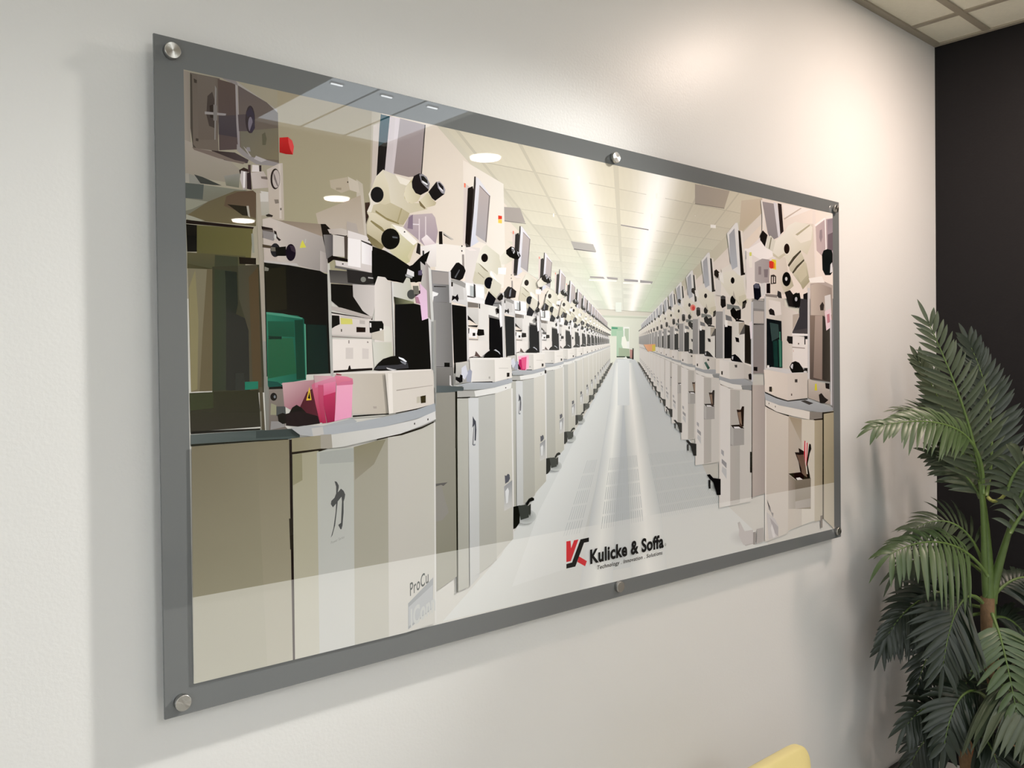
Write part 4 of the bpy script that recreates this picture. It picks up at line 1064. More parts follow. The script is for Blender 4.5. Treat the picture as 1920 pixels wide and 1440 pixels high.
989c9c 4724,932 5312,1274 5305,822 4719,553
"""
PRINT['body_left'] = """
e8dccb>e6dfd0 6236,9949,9 7341,9604,99 7365,8169,100 7307,7358,99 6195,7295,9
e9e1d4>e4ddd0 5498,8170,0 6265,8163,2 6255,7520,60 5489,7599,48
dcd4ca 6265,8163 6665,8165 6537,7314 6251,7298
efe4cf 7164,8895 7285,8908 7282,8736 7161,8723
d8402c 7179,8908 7285,8908 7284,8839 7178,8828
ecc85a 7178,8828 7284,8828 7282,8747 7177,8747
"""
PRINT['body_right'] = """
d8d0c0 16422,8946 17438,9034 17410,6996 16394,6963
f0ece2 16449,9010 17103,9067 17099,8772 16445,8689
"""
PRINT['extras_left'] = """
e6b0c0 7686,5885 8003,5910 7999,5627 7918,5580 7713,5581
b52f5c 7716,5815 7906,5839 7902,5580 7776,5581 7698,5651
d65c80 7780,5851 7939,5875 7919,5603 7808,5604
3d2028 7684,5722 7761,5628 7760,5581 7682,5605
2a2724 8487,5576 8537,5576 8535,5504 8486,5504
"""
PRINT['extras_right'] = """
e0b08c>e6a878 11940,6200,4 12402,6220,100 12399,6043,100 12104,6027,39
d9c45c 12274,6191 12402,6193 12399,6043 12272,6028
e58a7a 14093,7217 14087,7190 14070,7166 14044,7146 14011,7132 13975,7126 13939,7129 13907,7140 13881,7158 13865,7181 13860,7207 13866,7234 13883,7258 13909,7278 13941,7292 13977,7298 14014,7295 14046,7284 14072,7266 14088,7243
d44f48 14060,7201 14057,7184 14048,7167 14035,7154 14017,7145 13999,7142 13980,7144 13963,7151 13950,7163 13941,7179 13939,7196 13942,7214 13951,7230 13964,7243 13981,7252 14000,7256 14019,7254 14036,7247 14049,7234 14058,7219
5d7468>2a4a3c 14453,5742,14 14549,5771,0 14717,5596,86 14619,5553,100
f6f2ea 14128,9692 14152,9695 14152,9681 14128,9678
"""
PRINT['logo'] = """
d8383c 9137,1614 9275,1612 9292,1436 9390,1606 9537,1606 9376,1314 9277,1139 9130,1136
141214 9129,1091 9315,1100 9605,1597 9891,1603 9889,1502 9724,1502 9425,986 9128,986
d8383c 9549,1207 9814,1056 9752,942 9490,1086
"""
VP = (11250, 6270)
QUAD = [(472, 474), (21410, 322), (21443, 10587), (472, 10525)]
CELL = 50
GW, GH = 440, 224
layer_map = [[0] * GW for _ in range(GH)]
LAYER = 4e-6

def clip(poly):
    for i in range(4):
        (ax, ay), (bx, by) = QUAD[i], QUAD[(i + 1) % 4]
        out = []
        for j, p in enumerate(poly):
            q = poly[(j + 1) % len(poly)]
            sp = (bx - ax) * (p[1] - ay) - (by - ay) * (p[0] - ax)
            sq = (bx - ax) * (q[1] - ay) - (by - ay) * (q[0] - ax)
            if sp >= 0: out.append(p)
            if (sp >= 0) != (sq >= 0):
                t = sp / (sp - sq)
                out.append(tuple(p[k] + (q[k] - p[k]) * t for k in range(len(p))))
        poly = out
        if len(poly) < 3: return []
    return poly

def inside(x, y, poly):
    r = False
    j = len(poly) - 1
    for i in range(len(poly)):
        yi, yj = poly[i][1], poly[j][1]
        if (yi > y) != (yj > y) and x < (poly[j][0] - poly[i][0]) * (y - yi) / (yj - yi) + poly[i][0]:
            r = not r
        j = i
    return r

def cells_of(poly):
    x0 = max(0, int(min(p[0] for p in poly) // CELL)); x1 = min(GW - 1, int(max(p[0] for p in poly) // CELL))
    y0 = max(0, int(min(p[1] for p in poly) // CELL)); y1 = min(GH - 1, int(max(p[1] for p in poly) // CELL))
    got = set()
    big = (x1 - x0) * (y1 - y0) > 60
    for j in range(y0, y1 + 1):
        for i in range(x0, x1 + 1):
            if not big or inside((i + .5) * CELL, (j + .5) * CELL, poly):
                got.add((j, i))
    if big:                                   # cells the outline runs through
        for k, p in enumerate(poly):
            q = poly[(k + 1) % len(poly)]
            n = int(max(abs(p[0] - q[0]), abs(p[1] - q[1])) / 20) + 1
            for s in range(n + 1):
                x = p[0] + (q[0] - p[0]) * s / n; y = p[1] + (q[1] - p[1]) * s / n
                j, i = int(y // CELL), int(x // CELL)
                for dj in (-1, 0, 1):
                    for di in (-1, 0, 1):
                        if 0 <= j + dj < GH and 0 <= i + di < GW: got.add((j + dj, i + di))
    return got

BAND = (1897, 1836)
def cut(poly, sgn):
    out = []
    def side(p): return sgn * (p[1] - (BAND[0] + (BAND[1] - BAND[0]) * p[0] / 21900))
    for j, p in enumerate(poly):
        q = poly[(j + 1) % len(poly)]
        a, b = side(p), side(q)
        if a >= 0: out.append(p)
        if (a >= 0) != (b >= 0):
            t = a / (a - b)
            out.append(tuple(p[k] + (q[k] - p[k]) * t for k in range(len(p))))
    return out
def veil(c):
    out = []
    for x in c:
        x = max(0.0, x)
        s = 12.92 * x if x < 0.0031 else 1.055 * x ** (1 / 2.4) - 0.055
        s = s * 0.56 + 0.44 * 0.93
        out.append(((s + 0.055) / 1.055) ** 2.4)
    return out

class Ink:
    def __init__(self):
        self.v = []; self.f = []; self.c = []
    def add(self, poly, cols):
        """poly: (x, y, r, g, b) outline"""
        poly = [(p[0], p[1], *c) for p, c in zip(poly, cols)]
        poly = clip(poly)
        if len(poly) < 3: return
        cells = cells_of(poly)
        lay = 1 + max((layer_map[j][i] for j, i in cells), default=0)
        for j, i in cells: layer_map[j][i] = lay
        self.put(poly, lay)
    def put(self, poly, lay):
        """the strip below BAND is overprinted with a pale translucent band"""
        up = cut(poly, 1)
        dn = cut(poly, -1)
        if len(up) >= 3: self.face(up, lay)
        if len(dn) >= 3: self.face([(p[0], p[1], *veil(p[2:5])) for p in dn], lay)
    def face(self, poly, lay):
        n = len(self.v)
        area = sum(poly[k][0] * poly[(k + 1) % len(poly)][1] - poly[(k + 1) % len(poly)][0] * poly[k][1] for k in range(len(poly)))
        if area < 0: poly = poly[::-1]
        for p in poly:
            self.v.append((p[0] / 10000, FRONT - 0.00005 - lay * LAYER, p[1] / 10000)); self.c.append(p[2:5])
        self.f.append(list(range(n, n + len(poly))))
    def build(self, name, m, parent):
        me = bpy.data.meshes.new(name)
        me.from_pydata(self.v, [], self.f)
        at = me.color_attributes.new('ink', 'FLOAT_COLOR', 'POINT')
        for k, c in enumerate(self.c):
            at.data[k].color = (*c, 1)
        me.materials.append(m)
        o = bpy.data.objects.new(name, me)
        C.objects.link(o)
        o.parent = parent
        return o

PAPER = (0.80, 0.79, 0.68)
def parse(txt, ink, scale=1.0, fade=0.0):
    for ln in txt.strip().split('\n'):
        a = ln.split()
        cs = a[0]
        blob = cs[0] == '%'
        if blob and scale < 0.45: continue
        if blob: cs = cs[1:]
        cc = [srgb(c) for c in cs.split('>')]
        pts = [tuple(float(t) for t in q.split(',')) for q in a[1:]]
        P = [(VP[0] + (p[0] - VP[0]) * scale, VP[1] + (p[1] - VP[1]) * scale) for p in pts]
        def shade(t):
            c = cc[0] if len(cc) == 1 else [x + (y - x) * t for x, y in zip(*cc)]
            c = [x + (y - x) * fade for x, y in zip(c, PAPER)]
            return tone(c)
        if blob:
            ctr, rim = P[0], P[1:]
            # the rim takes the tone of the sheet around it
            cells = cells_of(rim)
            lay = 1 + max((layer_map[j][i] for j, i in cells), default=0)
            for j, i in cells: layer_map[j][i] = lay
            for k in range(len(rim)):
                tri = clip([(*ctr, *shade(0)), (*rim[k], *shade(1)), (*rim[(k + 1) % len(rim)], *shade(1))])
                if len(tri) >= 3: ink.put(tri, lay)
        else:
            ink.add(P, [shade(p[2] / 100 if len(p) > 2 else 0) for p in pts])

WB = (0.98, 0.99, 1.10)
def tone(c):
    return [min(0.9, max(0.002, x * g * 0.97 - 0.008)) for x, g in zip(c, WB)]

photo = Ink()
parse(PRINT['back'], photo)
# tiled ceiling of the pictured hall: tile rows and columns that run to the vanishing point
def mixc(a, b, t):
    t = min(1, max(0, t))
    return [x + (y - x) * t for x, y in zip(a, b)]
NEAR, FAR = srgb('d0c7ae'), srgb('d9dac8')
GLOW1, GLOW2, GREEN, DARK = srgb('f6f0e2'), srgb('fffbee'), srgb('c6d6b6'), srgb('b9b3a1')
def ceil_col(sl, r, tile):
    f = min(1, max(0, (r - 2) / 6))
    c = mixc(NEAR, FAR, f)
    c = [x * tile for x in c]
    c = mixc(c, GREEN, 0.75 * math.exp(-((sl - 1.0) / 0.42) ** 2) * min(1, max(0, (r - 3.4) / 2)))
    c = mixc(c, GREEN, 0.35 * math.exp(-((sl + 0.75) / 0.25) ** 2) * min(1, max(0, (r - 4.4) / 2)))
    c = mixc(c, GLOW1, 0.85 * math.exp(-((sl + 0.44 + 0.02 * (r - 3)) / 0.15) ** 2))
    c = mixc(c, GLOW2, 0.95 * math.exp(-((sl - 0.34) / 0.17) ** 2))
    return c
COLS = [-2.2, -1.61, -1.21, -0.80, -0.42, -0.065, 0.33, 0.75, 1.15, 1.42]
rows = [1.86 + 0.41 * k for k in range(16)] + [8.6, 9.4, 10.4, 11.6, 13.2]
trnd = random.Random(11)
def cpt(sl, r):
    h = 10000 / r
    return (VP[0] + sl * h, VP[1] + h)
for ra, rb in zip(rows, rows[1:]):
    for ca, cb in zip(COLS, COLS[1:]):
        tile = trnd.choice((1.0, 1.0, 1.0, 0.96, 1.03, 0.93 if ra > 3 else 1.0))
        n = 6
        for q in range(n):
            x0 = ca + (cb - ca) * q / n; x1 = ca + (cb - ca) * (q + 1) / n
            if x0 < -1.3 and cpt(x0, ra)[0] < 7360: continue
            P = [cpt(x0, ra), cpt(x1, ra), cpt(x1, rb), cpt(x0, rb)]
            photo.add(P, [tone(ceil_col(x0, ra, tile)), tone(ceil_col(x1, ra, tile * 0.97)), tone(ceil_col(x1, rb, tile * 1.03)), tone(ceil_col(x0, rb, tile))])
for r in rows:                                  # cross bars
    for ca, cb in zip(COLS, COLS[1:]):
        if ca < -1.3 and cpt(ca, r)[0] < 7360: continue
        for q in range(4):
            x0 = ca + (cb - ca) * q / 4; x1 = ca + (cb - ca) * (q + 1) / 4
            c = tone([v * 0.76 for v in ceil_col((x0 + x1) / 2, r, 1)])
            if abs((x0 + x1) / 2 - 0.33) < 0.12 or abs((x0 + x1) / 2 + 0.42) < 0.1: continue
            th = 0.012 * min(1, 5 / r)
            photo.add([cpt(x0, r), cpt(x1, r), cpt(x1, r + th), cpt(x0, r + th)], [c] * 4)
for cc, wd in ((-1.21, .028), (-0.80, .028), (-0.065, .045), (0.75, .022), (1.15, .018)):   # main bars
    for ra, rb in zip(rows, rows[1:]):
        k = 0.86 if ra < 5 else 0.94
        photo.add([cpt(cc - wd / 2, ra), cpt(cc + wd / 2, ra), cpt(cc + wd / 2, rb), cpt(cc - wd / 2, rb)],
                  [tone([v * k for v in ceil_col(cc, ra, 1)])] * 2 + [tone([v * k for v in ceil_col(cc, rb, 1)])] * 2)
parse(PRINT['ceiling_over'], photo)
# fine perforation of the hall floor, lines running to the vanishing point
rnd = random.Random(3)
for row in range(5):
    s0, s1 = 0.86 + 0.105 * row, 0.86 + 0.105 * (row + 1) - 0.015
    for k in range(-26, 50):
        if k in range(-19, -11) or k in range(8, 16): continue
        x = k * 62
        if abs(x) > 2400 + 900: continue
        yb = -3300
        a, b = s0, s1
        P = [(VP[0] + x * a, VP[1] + yb * a), (VP[0] + (x + 16) * a, VP[1] + yb * a), (VP[0] + (x + 16) * b, VP[1] + yb * b), (VP[0] + x * b, VP[1] + yb * b)]
        g = rnd.choice(('bcc1bc', 'c2c6c2', 'c0c5c1'))
        if VP[1] + yb * b > 500:
            photo.add(P, [tone(srgb(g))] * 4)
def dist(k): return 1 / (0.00172 + 0.00099 * k)
def distr(k): return 1 / (0.00163 + 0.00102 * k)
for k in range(17, 0, -1):
    s = distr(k) / distr(1)
    if k == 1:
        parse(PRINT['extras_right'], photo)
        parse(PRINT['body_right'], photo)
    parse(PRINT['unit_right'], photo, s, 0.2 * (1 - s) ** 1.5)
parse(PRINT['unit_right_front'], photo)
for k in range(17, 0, -1):
    s = dist(k) / dist(1)
    if k == 1:
        parse(PRINT['extras_left'], photo)
        parse(PRINT['body_left'], photo)
    parse(PRINT['unit_left'], photo, s, 0.2 * (1 - s) ** 1.5)
parse(PRINT['unit_left_front'], photo)
ink_mat = mat('glossy_photographic_print', (1, 1, 1), rough=0.012, ior=1.6)
an = ink_mat.node_tree.nodes.new('ShaderNodeVertexColor')
an.layer_name = 'ink'
ink_mat.node_tree.links.new(an.outputs['Color'], ink_mat.node_tree.nodes['Principled BSDF'].inputs['Base Color'])
print_obj = photo.build('printed_photograph', ink_mat, pic)
lay_top = max(max(r) for r in layer_map)
print('print layers', lay_top, 'patches', len(photo.f))

def letters(txt, u, v, height, width, col, bold=0.0, slant=0.0, rise=0.0, lay=None, name='lettering', parent=None):
    """Lettering set flat on the print: lower left corner (u, v), cap height and total width in metres."""
    cu = bpy.data.curves.new(name, 'FONT')
    cu.body = txt
    cu.offset = bold
    cu.resolution_u = 4
    cu.space_character = 1.07 if bold else 1.0
    t = bpy.data.objects.new(name, cu)
    C.objects.link(t)
    dg = bpy.context.evaluated_depsgraph_get()
    dg.update()
    me = bpy.data.meshes.new_from_object(t.evaluated_get(dg))
    bpy.data.objects.remove(t)
    xs = [q.co.x for q in me.vertices]
    x0, x1 = min(xs), max(xs)
    capm = 0.72
    sx, sy = width / (x1 - x0), height / capm
    y = FRONT - 0.00005 - (lay or lay_top + 3) * LAYER
    for q in me.vertices:
        X, Y = (q.co.x - x0) * sx, q.co.y * sy
        q.co = (u + X + slant * Y, y, v + Y + rise * X)
    me.materials.clear()
    m = mat(name + '_ink', srgb(col), rough=0.03)
    me.materials.append(m)
    o = bpy.data.objects.new(name, me)
    C.objects.link(o)
    o.parent = parent
    return o
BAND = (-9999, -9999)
logo = Ink()
parse(PRINT['logo'], logo)
logo.build('company_logo', ink_mat, print_obj)
letters('Kulicke & Soffa', 0.991, 0.0985, 0.033, 0.274, '0e0d0e', bold=0.034, name='company_name', parent=print_obj)
letters('Technology . Innovation . Solutions', 1.013, 0.0805, 0.0098, 0.246, '151415', bold=0.008, slant=0.18, name='tagline', parent=print_obj)
letters('\u00ae', 1.269, 0.100, 0.0075, 0.0065, '303030', name='registered_mark', parent=print_obj)
letters('ProCu', 0.476, 0.1145, 0.026, 0.045, '6a6d6d', bold=0.01, rise=0.44, name='machine_name', parent=print_obj)
letters('IConn', 0.477, 0.052, 0.036, 0.060, 'c6c8c8', bold=0.03, rise=0.40, name='machine_model', parent=print_obj)
letters('Power Series', 0.303, 0.2415, 0.0052, 0.028, '8b8d88', rise=0.27, name='series_lettering', parent=print_obj)

# ------------------------------------------------------------------ palm in the corner
def bez(p0, p1, p2, p3, t):
    a = 1 - t
    return p0 * a ** 3 + p1 * 3 * a * a * t + p2 * 3 * a * t * t + p3 * t ** 3
def bez_t(p0, p1, p2, p3, t):
    a = 1 - t
    return ((p1 - p0) * 3 * a * a + (p2 - p1) * 6 * a * t + (p3 - p2) * 3 * t * t).normalized()

def tube(bm, pts, radii, n=8):
    rings = []
    up = Vector((0.2, 0.9, 0.3))
    for k, p in enumerate(pts):
        t = (pts[min(k + 1, len(pts) - 1)] - pts[max(k - 1, 0)]).normalized()
        a = t.cross(up).normalized(); b = t.cross(a).normalized()
        rings.append([bm.verts.new(p + (a * math.cos(2 * PI * j / n) + b * math.sin(2 * PI * j / n)) * radii[k]) for j in range(n)])
    for a, b in zip(rings, rings[1:]):
        for j in range(n):
            bm.faces.new((a[j], a[(j + 1) % n], b[(j + 1) % n], b[j]))
    bm.faces.new(rings[0]); bm.faces.new(rings[-1])

def leaflet(bm, p, d, nrm, L, Wd, droop, curl=0.0, seg=7):
    side0 = d.cross(nrm).normalized()
    rows = []
    prev = p
    for k in range(seg + 1):
        s = k / seg
        q = p + d * (L * s) + Vector((0, 0, -1)) * (droop * L * s * s) + nrm * (curl * L * (s - s * s))
        wd = Wd * 0.5 * (0.42 + 0.58 * min(1, s / 0.28)) * (1 - max(0, (s - 0.55) / 0.45) ** 2.0)
        wd = max(wd, 0.0004)
        rows.append((bm.verts.new(q - side0 * wd + nrm * wd * 0.28), bm.verts.new(q), bm.verts.new(q + side0 * wd + nrm * wd * 0.28)))
    for a, b in zip(rows, rows[1:]):
        for i in (0, 1):
            f = bm.faces.new((a[i], a[i + 1], b[i + 1], b[i]))
            f.smooth = True

def frond(name, ctrl, nrm, n=22, L=0.14, Wd=0.020, droop=0.25, ang=45, start=0.22, r0=0.006, lm=None, sides=(1, -1), curl=0.06, seed=0, parent=None, ratio=(1, 1)):
    rd = random.Random(seed)
    P = [Vector(c) for c in ctrl]
    bm = bmesh.new()
    N0 = Vector(nrm).normalized()
    pts = [bez(*P, k / 24) for k in range(25)]
    for k in range(n):
        t = start + (1 - start) * (k + 0.5) / n
        p = bez(*P, t); T = bez_t(*P, t)
        N = (N0 - T * N0.dot(T)).normalized()
        sd = T.cross(N).normalized()
        u = (k + 0.5) / n
        env = (0.60 + 0.4 * math.sin(PI * min(1, u * 1.05 + 0.14))) * (1 - 0.24 * u ** 3)
        for j, s in enumerate(sides):
            a = math.radians(ang - 4 + 24 * u ** 2 + rd.uniform(-5, 5))
            d = (sd * s * math.cos(a) + T * math.sin(a) + N * rd.uniform(-0.06, 0.16)).normalized()
            leaflet(bm, p, d, N, L * env * rd.uniform(0.88, 1.08) * ratio[j], Wd * rd.uniform(0.85, 1.1), droop * rd.uniform(0.7, 1.3), curl)
    leaflet(bm, P[3], bez_t(*P, 1.0), N0, L * 0.5, Wd * 0.8, droop)
    o = obj(name, bm, lm or leaf_mat, parent)
    bm2 = bmesh.new()
    tube(bm2, pts, [r0 * (1 - 0.8 * k / 24) for k in range(25)])
    obj('frond_stalk', bm2, stalk_mat, o, smooth=True)
    return o

def leaf_material(name, c1, c2, rough=0.42):
    m = mat(name, c1, rough=rough, ior=1.5)
    nt = m.node_tree
    b = nt.nodes['Principled BSDF']
    tc = nt.nodes.new('ShaderNodeTexCoord')
    n = nt.nodes.new('ShaderNodeTexNoise'); n.inputs['Scale'].default_value = 9
    nt.links.new(tc.outputs['Object'], n.inputs['Vector'])
    mix = nt.nodes.new('ShaderNodeMix'); mix.data_type = 'RGBA'
    mix.inputs['A'].default_value = (*c1, 1); mix.inputs['B'].default_value = (*c2, 1)
    nt.links.new(n.outputs['Fac'], mix.inputs['Factor'])
    nt.links.new(mix.outputs['Result'], b.inputs['Base Color'])
    return m

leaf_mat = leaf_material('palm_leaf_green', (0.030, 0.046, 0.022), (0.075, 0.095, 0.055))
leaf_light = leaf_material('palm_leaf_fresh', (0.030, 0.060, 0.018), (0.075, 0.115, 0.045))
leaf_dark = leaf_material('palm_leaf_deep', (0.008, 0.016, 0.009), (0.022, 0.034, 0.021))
stalk_mat = mat('palm_stalk_green', (0.10, 0.16, 0.04), rough=0.4, mottling=0.25, mottle_scale=30)
trunk_mat = mat('palm_cane_fibre', (0.20, 0.12, 0.06), rough=0.8, mottling=0.4, mottle_scale=60, bump=0.6, bump_scale=200)
pot_mat = mat('terracotta_pot', (0.36, 0.15, 0.07), rough=0.7, mottling=0.1)

PX, PY = 2.60, -0.40
plant = empty('potted_palm', (PX, PY, 0))
tag(plant, 'tall artificial palm with long arching green fronds standing in the corner by the charcoal wall', 'plant')
plant_parts = []
def keep(o):
    o.parent = plant
    o.location = Vector(o.location) - plant.location
    return o
# pot with soil
keep(obj('pot', lathe([(0.105, 0.0), (0.11, 0.005), (0.14, 0.20), (0.150, 0.205), (0.150, 0.24), (0.135, 0.24), (0.128, 0.20), (0.01, 0.195)]), pot_mat, None, (PX, PY, 0), smooth=False))
keep(obj('soil', lathe([(0.127, 0.19), (0.12, 0.215), (0.01, 0.222)]), mat('dark_moss_soil', (0.03, 0.025, 0.015), rough=0.95, bump=0.8, bump_scale=120), None, (PX, PY, 0)))
TOP = Vector((2.525, -0.359, 0.783))
def cane(ctrl, r0, r1, m, name='cane'):
    P = [Vector(c) for c in ctrl]
    bm = bmesh.new()
    pts = [bez(*P, k / 16) for k in range(17)]
    tube(bm, pts, [r0 + (r1 - r0) * k / 16 for k in range(17)], 12)
    return keep(obj(name, bm, m, None, smooth=True))
cane([(PX, PY, 0.2), (PX, PY, 0.45), (2.517, -0.357, 0.452), (2.525, -0.359, 0.801)], 0.026, 0.022, trunk_mat)
cane([(PX - 0.04, PY + 0.03, 0.2), (2.426, -0.308, 0.184), (2.435, -0.315, 0.287), (2.448, -0.325, 0.374)], 0.022, 0.018, trunk_mat)
cane([(2.527, -0.362, 0.696), (2.532, -0.363, 0.870), (2.526, -0.356, 1.010), (2.516, -0.344, 1.159)], 0.022, 0.008, stalk_mat, 'green_stem')
cane([(2.533, -0.366, 0.783), (2.542, -0.372, 0.870), (2.550, -0.404, 0.979), (2.529, -0.437, 1.080)], 0.018, 0.007, stalk_mat, 'green_stem')
cane([(2.523, -0.356, 0.801), (2.493, -0.355, 0.910), (2.481, -0.369, 1.052), (2.449, -0.365, 1.184)], 0.012, 0.006, stalk_mat, 'green_stem')
cane([(2.509, -0.366, 1.132), (2.500, -0.385, 1.110), (2.497, -0.408, 1.124), (2.491, -0.429, 1.157)], 0.006, 0.005, mat('palm_stalk_yellow', (0.34, 0.36, 0.10), rough=0.4), 'curved_stalk')

def F(*a, **k):
    return keep(frond('frond', *a, **k))
CAMN = (-0.70, -0.62, 0.35)
# tall upright frond
F([(2.519, -0.348, 1.141), (2.492, -0.334, 1.334), (2.443, -0.301, 1.491), (2.395, -0.229, 1.700)], (-0.62, -0.70, 0.22), n=25, L=0.178, Wd=0.0165, droop=0.03, ang=36, start=0.06, r0=0.007, seed=1, ratio=(0.85, 1.0), curl=0.10)
# dark frond behind it
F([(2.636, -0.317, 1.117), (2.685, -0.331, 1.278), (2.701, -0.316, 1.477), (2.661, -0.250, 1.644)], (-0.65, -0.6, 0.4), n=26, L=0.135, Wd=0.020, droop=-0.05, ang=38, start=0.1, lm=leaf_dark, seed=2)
# left side leaves hidden behind the tall frond
F([(2.555, -0.326, 1.118), (2.536, -0.280, 1.267), (2.512, -0.229, 1.427), (2.470, -0.163, 1.581)], (-0.6, -0.7, 0.2), n=24, L=0.115, Wd=0.019, droop=0.02, ang=40, start=0.2, seed=3)
# frond arching over to the left
F([(2.455, -0.371, 1.150), (2.424, -0.394, 1.366), (2.283, -0.321, 1.417), (2.081, -0.198, 1.375)], (-0.50, -0.55, 0.65), n=22, L=0.125, Wd=0.0150, droop=0.36, ang=38, start=0.36, lm=leaf_light, seed=4, ratio=(0.95, 1.0))
F([(2.518, -0.346, 1.132), (2.500, -0.328, 1.298), (2.454, -0.286, 1.404), (2.323, -0.171, 1.418)], (-0.3, -0.5, 0.85), n=13, L=0.12, Wd=0.010, droop=0.20, ang=56, start=0.5, seed=5)
# low leaves to the left of the crotch
F([(2.515, -0.344, 1.124), (2.526, -0.299, 1.198), (2.514, -0.262, 1.231), (2.475, -0.200, 1.266)], (-0.5, -0.6, 0.6), n=17, L=0.12, Wd=0.018, droop=0.15, ang=35, start=0.05, seed=6)
# middle left frond hanging over
F([(2.462, -0.381, 0.885), (2.374, -0.355, 1.000), (2.245, -0.295, 1.049), (2.109, -0.229, 0.983)], (-0.42, -0.48, 0.75), n=17, L=0.165, Wd=0.0175, droop=0.62, ang=26, start=0.25, lm=leaf_light, seed=7, curl=0.12)
F([(2.524, -0.356, 0.862), (2.500, -0.333, 1.028), (2.436, -0.275, 1.090), (2.350, -0.200, 1.030)], (-0.35, -0.45, 0.80), n=13, L=0.15, Wd=0.015, droop=0.35, ang=34, start=0.25, seed=8)
F([(2.586, -0.331, 0.856), (2.544, -0.266, 0.942), (2.463, -0.195, 0.961), (2.361, -0.133, 0.868)], (-0.35, -0.5, 0.8), n=18, L=0.12, Wd=0.015, droop=0.7, ang=34, start=0.3, seed=9)
# big dark frond under it, pointing down
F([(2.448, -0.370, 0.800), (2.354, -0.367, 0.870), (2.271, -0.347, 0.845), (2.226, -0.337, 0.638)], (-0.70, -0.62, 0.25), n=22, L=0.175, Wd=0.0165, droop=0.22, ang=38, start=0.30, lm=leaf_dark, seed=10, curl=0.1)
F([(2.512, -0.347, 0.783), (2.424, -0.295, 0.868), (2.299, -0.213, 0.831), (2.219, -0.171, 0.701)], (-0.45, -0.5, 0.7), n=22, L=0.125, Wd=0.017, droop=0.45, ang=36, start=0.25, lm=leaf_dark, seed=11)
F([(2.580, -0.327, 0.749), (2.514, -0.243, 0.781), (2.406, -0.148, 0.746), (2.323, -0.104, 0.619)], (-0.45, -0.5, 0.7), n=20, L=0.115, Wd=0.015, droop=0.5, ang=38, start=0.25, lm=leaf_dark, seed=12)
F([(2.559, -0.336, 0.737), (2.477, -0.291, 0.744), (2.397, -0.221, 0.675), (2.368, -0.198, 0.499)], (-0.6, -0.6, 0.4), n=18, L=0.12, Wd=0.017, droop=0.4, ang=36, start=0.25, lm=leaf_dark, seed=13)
# small fresh frond at right
F([(2.427, -0.406, 0.777), (2.398, -0.434, 0.738), (2.366, -0.460, 0.710), (2.347, -0.500, 0.521)], (-0.75, -0.6, 0.25), n=12, L=0.118, Wd=0.019, droop=0.35, ang=22, start=0.28, lm=leaf_light, seed=14)
# right side, partly out of view
F([(2.510, -0.447, 1.089), (2.508, -0.469, 1.196), (2.527, -0.512, 1.265), (2.579, -0.584, 1.266)], (-0.4, -0.5, 0.8), n=18, L=0.14, Wd=0.018, droop=0.5, ang=36, start=0.05, lm=leaf_mat, seed=15)
F([(2.491, -0.429, 1.157), (2.485, -0.449, 1.230), (2.496, -0.484, 1.282), (2.523, -0.535, 1.284)], (-0.4, -0.5, 0.8), n=14, L=0.13, Wd=0.019, droop=0.55, ang=30, start=0.0, lm=leaf_mat, seed=16)
F([(2.476, -0.444, 1.029), (2.500, -0.490, 1.149), (2.515, -0.530, 1.151), (2.540, -0.580, 1.038)], (-0.4, -0.5, 0.8), n=14, L=0.13, Wd=0.019, droop=0.5, ang=30, start=0.0, lm=leaf_mat, seed=17)
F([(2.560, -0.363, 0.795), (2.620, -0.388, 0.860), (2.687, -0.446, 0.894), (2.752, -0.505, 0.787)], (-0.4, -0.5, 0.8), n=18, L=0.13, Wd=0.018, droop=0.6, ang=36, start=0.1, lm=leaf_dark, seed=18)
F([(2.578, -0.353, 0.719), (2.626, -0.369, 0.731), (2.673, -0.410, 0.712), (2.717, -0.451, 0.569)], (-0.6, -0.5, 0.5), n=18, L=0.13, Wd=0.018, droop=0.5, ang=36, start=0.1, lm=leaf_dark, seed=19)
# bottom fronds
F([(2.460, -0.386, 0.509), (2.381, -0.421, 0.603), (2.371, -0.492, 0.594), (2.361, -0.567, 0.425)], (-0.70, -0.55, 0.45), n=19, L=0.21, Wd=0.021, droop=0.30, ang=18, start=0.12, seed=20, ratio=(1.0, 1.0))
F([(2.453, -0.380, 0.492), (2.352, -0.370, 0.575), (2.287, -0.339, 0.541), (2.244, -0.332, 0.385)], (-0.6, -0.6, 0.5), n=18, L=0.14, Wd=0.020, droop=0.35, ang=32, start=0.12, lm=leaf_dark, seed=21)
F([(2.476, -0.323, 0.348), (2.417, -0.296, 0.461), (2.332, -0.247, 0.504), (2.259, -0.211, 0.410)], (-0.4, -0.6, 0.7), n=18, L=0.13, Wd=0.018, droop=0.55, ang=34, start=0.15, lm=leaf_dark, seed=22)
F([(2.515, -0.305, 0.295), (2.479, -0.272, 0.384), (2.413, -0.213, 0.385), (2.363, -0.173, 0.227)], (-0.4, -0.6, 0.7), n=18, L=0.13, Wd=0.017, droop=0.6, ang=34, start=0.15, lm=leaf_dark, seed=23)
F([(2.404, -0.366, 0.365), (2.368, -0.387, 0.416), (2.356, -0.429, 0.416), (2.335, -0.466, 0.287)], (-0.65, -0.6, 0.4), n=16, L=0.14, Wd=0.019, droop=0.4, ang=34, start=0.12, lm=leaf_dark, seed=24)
F([(2.585, -0.334, 0.642), (2.592, -0.314, 0.582), (2.557, -0.259, 0.486), (2.541, -0.247, 0.342)], (-0.6, -0.6, 0.5), n=18, L=0.12, Wd=0.017, droop=0.4, ang=34, start=0.1, lm=leaf_dark, seed=25)
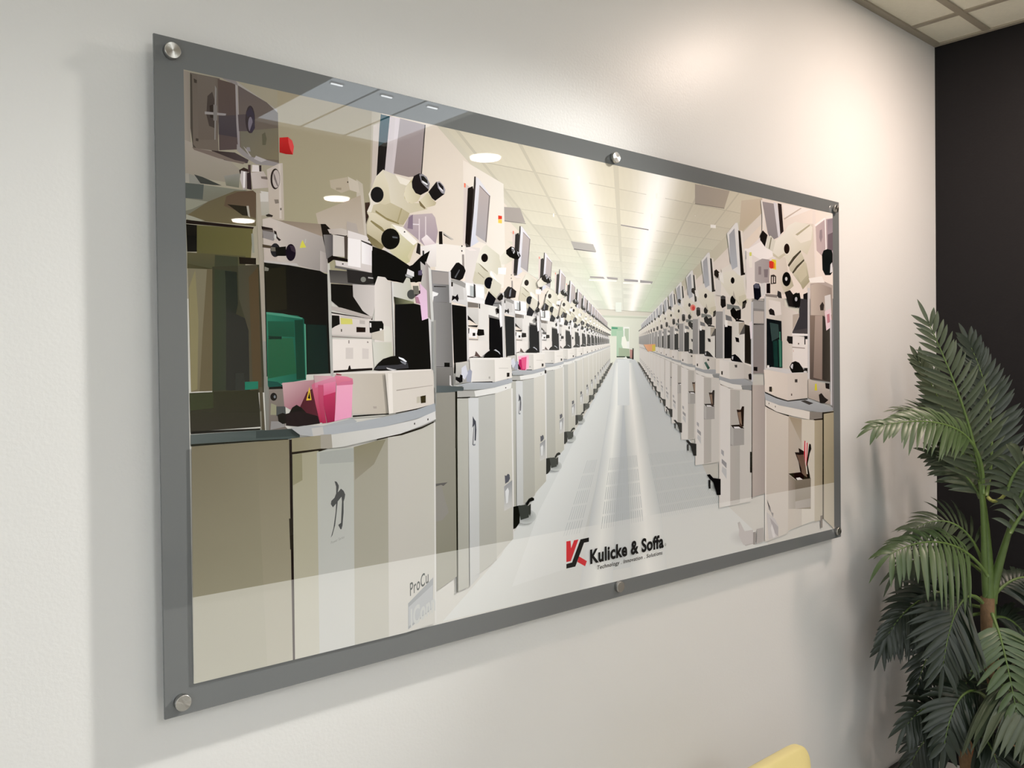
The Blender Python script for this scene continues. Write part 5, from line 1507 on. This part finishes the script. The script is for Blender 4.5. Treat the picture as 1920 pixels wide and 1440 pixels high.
F([(2.613, -0.333, 0.582), (2.668, -0.354, 0.593), (2.708, -0.390, 0.574), (2.747, -0.426, 0.447)], (-0.6, -0.6, 0.5), n=18, L=0.13, Wd=0.017, droop=0.4, ang=34, start=0.1, lm=leaf_dark, seed=26)

# ------------------------------------------------------------------ yellow chair below the picture
yellow = mat('yellow_moulded_shell', (0.78, 0.67, 0.31), rough=0.42)
CHX, CHY = 1.268, -0.42
chair = empty('lounge_chair', (CHX, CHY, 0))
tag(chair, 'yellow moulded chair with a rounded backrest top, standing against the white wall below the picture', 'chair')
def shell(pts2d, thick, y, tilt):
    """outline in x,z swept to a thickness with rounded rim"""
    bm = bmesh.new()
    rows = []
    cx = sum(p[0] for p in pts2d) / len(pts2d); cz = sum(p[1] for p in pts2d) / len(pts2d)
    for off, sh in ((-thick / 2, 0.90), (-thick / 2 * .7, 0.965), (-thick * .2, 1.0), (thick * .2, 1.0), (thick / 2 * .7, 0.965), (thick / 2, 0.90)):
        r = []
        for x, z in pts2d:
            X, Zz = cx + (x - cx) * (1 - (1 - sh) * 0.5), cz + (z - cz) * (1 - (1 - sh) * 0.35)
            r.append(bm.verts.new((X, y + off + tilt * (Zz - 0.42) - 0.10 * (X * X), Zz)))
        rows.append(r)
    n = len(pts2d)
    for a, b in zip(rows, rows[1:]):
        for k in range(n):
            bm.faces.new((a[k], a[(k + 1) % n], b[(k + 1) % n], b[k]))
    bm.faces.new(rows[0]); bm.faces.new(rows[-1])
    bmesh.ops.recalc_face_normals(bm, faces=bm.faces)
    return bm
def rrect(x0, z0, x1, z1, r, n=8):
    out = []
    for cx, cz, a0 in ((x1 - r, z1 - r, 0), (x0 + r, z1 - r, 90), (x0 + r, z0 + r, 180), (x1 - r, z0 + r, 270)):
        for k in range(n + 1):
            a = math.radians(a0 + 90 * k / n)
            out.append((cx + r * math.cos(a), cz + r * math.sin(a)))
    return out
obj('backrest', shell(rrect(-0.24, 0.34, 0.24, 0.606, 0.045), 0.035, 0.12, 0.10), yellow, chair, smooth=True)
seat_bm = bmesh.new()
rows = []
for h, s in ((0.405, 0.92), (0.41, 0.98), (0.425, 1.0), (0.44, 0.98), (0.445, 0.92)):
    rows.append([seat_bm.verts.new((x * s, (z - 0.10) * s, h)) for x, z in rrect(-0.24, -0.20, 0.24, 0.25, 0.07)])
for a, b in zip(rows, rows[1:]):
    for k in range(len(a)):
        seat_bm.faces.new((a[k], a[(k + 1) % len(a)], b[(k + 1) % len(a)], b[k]))
seat_bm.faces.new(rows[0]); seat_bm.faces.new(rows[-1])
bmesh.ops.recalc_face_normals(seat_bm, faces=seat_bm.faces)
obj('seat', seat_bm, yellow, chair, smooth=True)
leg_m = mat('chair_leg_steel', (0.5, 0.5, 0.5), rough=0.3, metal=1)
for sx in (-1, 1):
    for sy in (-1, 1):
        bm = bmesh.new()
        tube(bm, [Vector((sx * 0.17, -0.06 + sy * 0.13, 0.41)), Vector((sx * 0.20, -0.06 + sy * 0.17, 0.2)), Vector((sx * 0.22, -0.06 + sy * 0.19, 0.0))], [0.011, 0.010, 0.009], 12)
        obj('leg', bm, leg_m, chair, smooth=True)
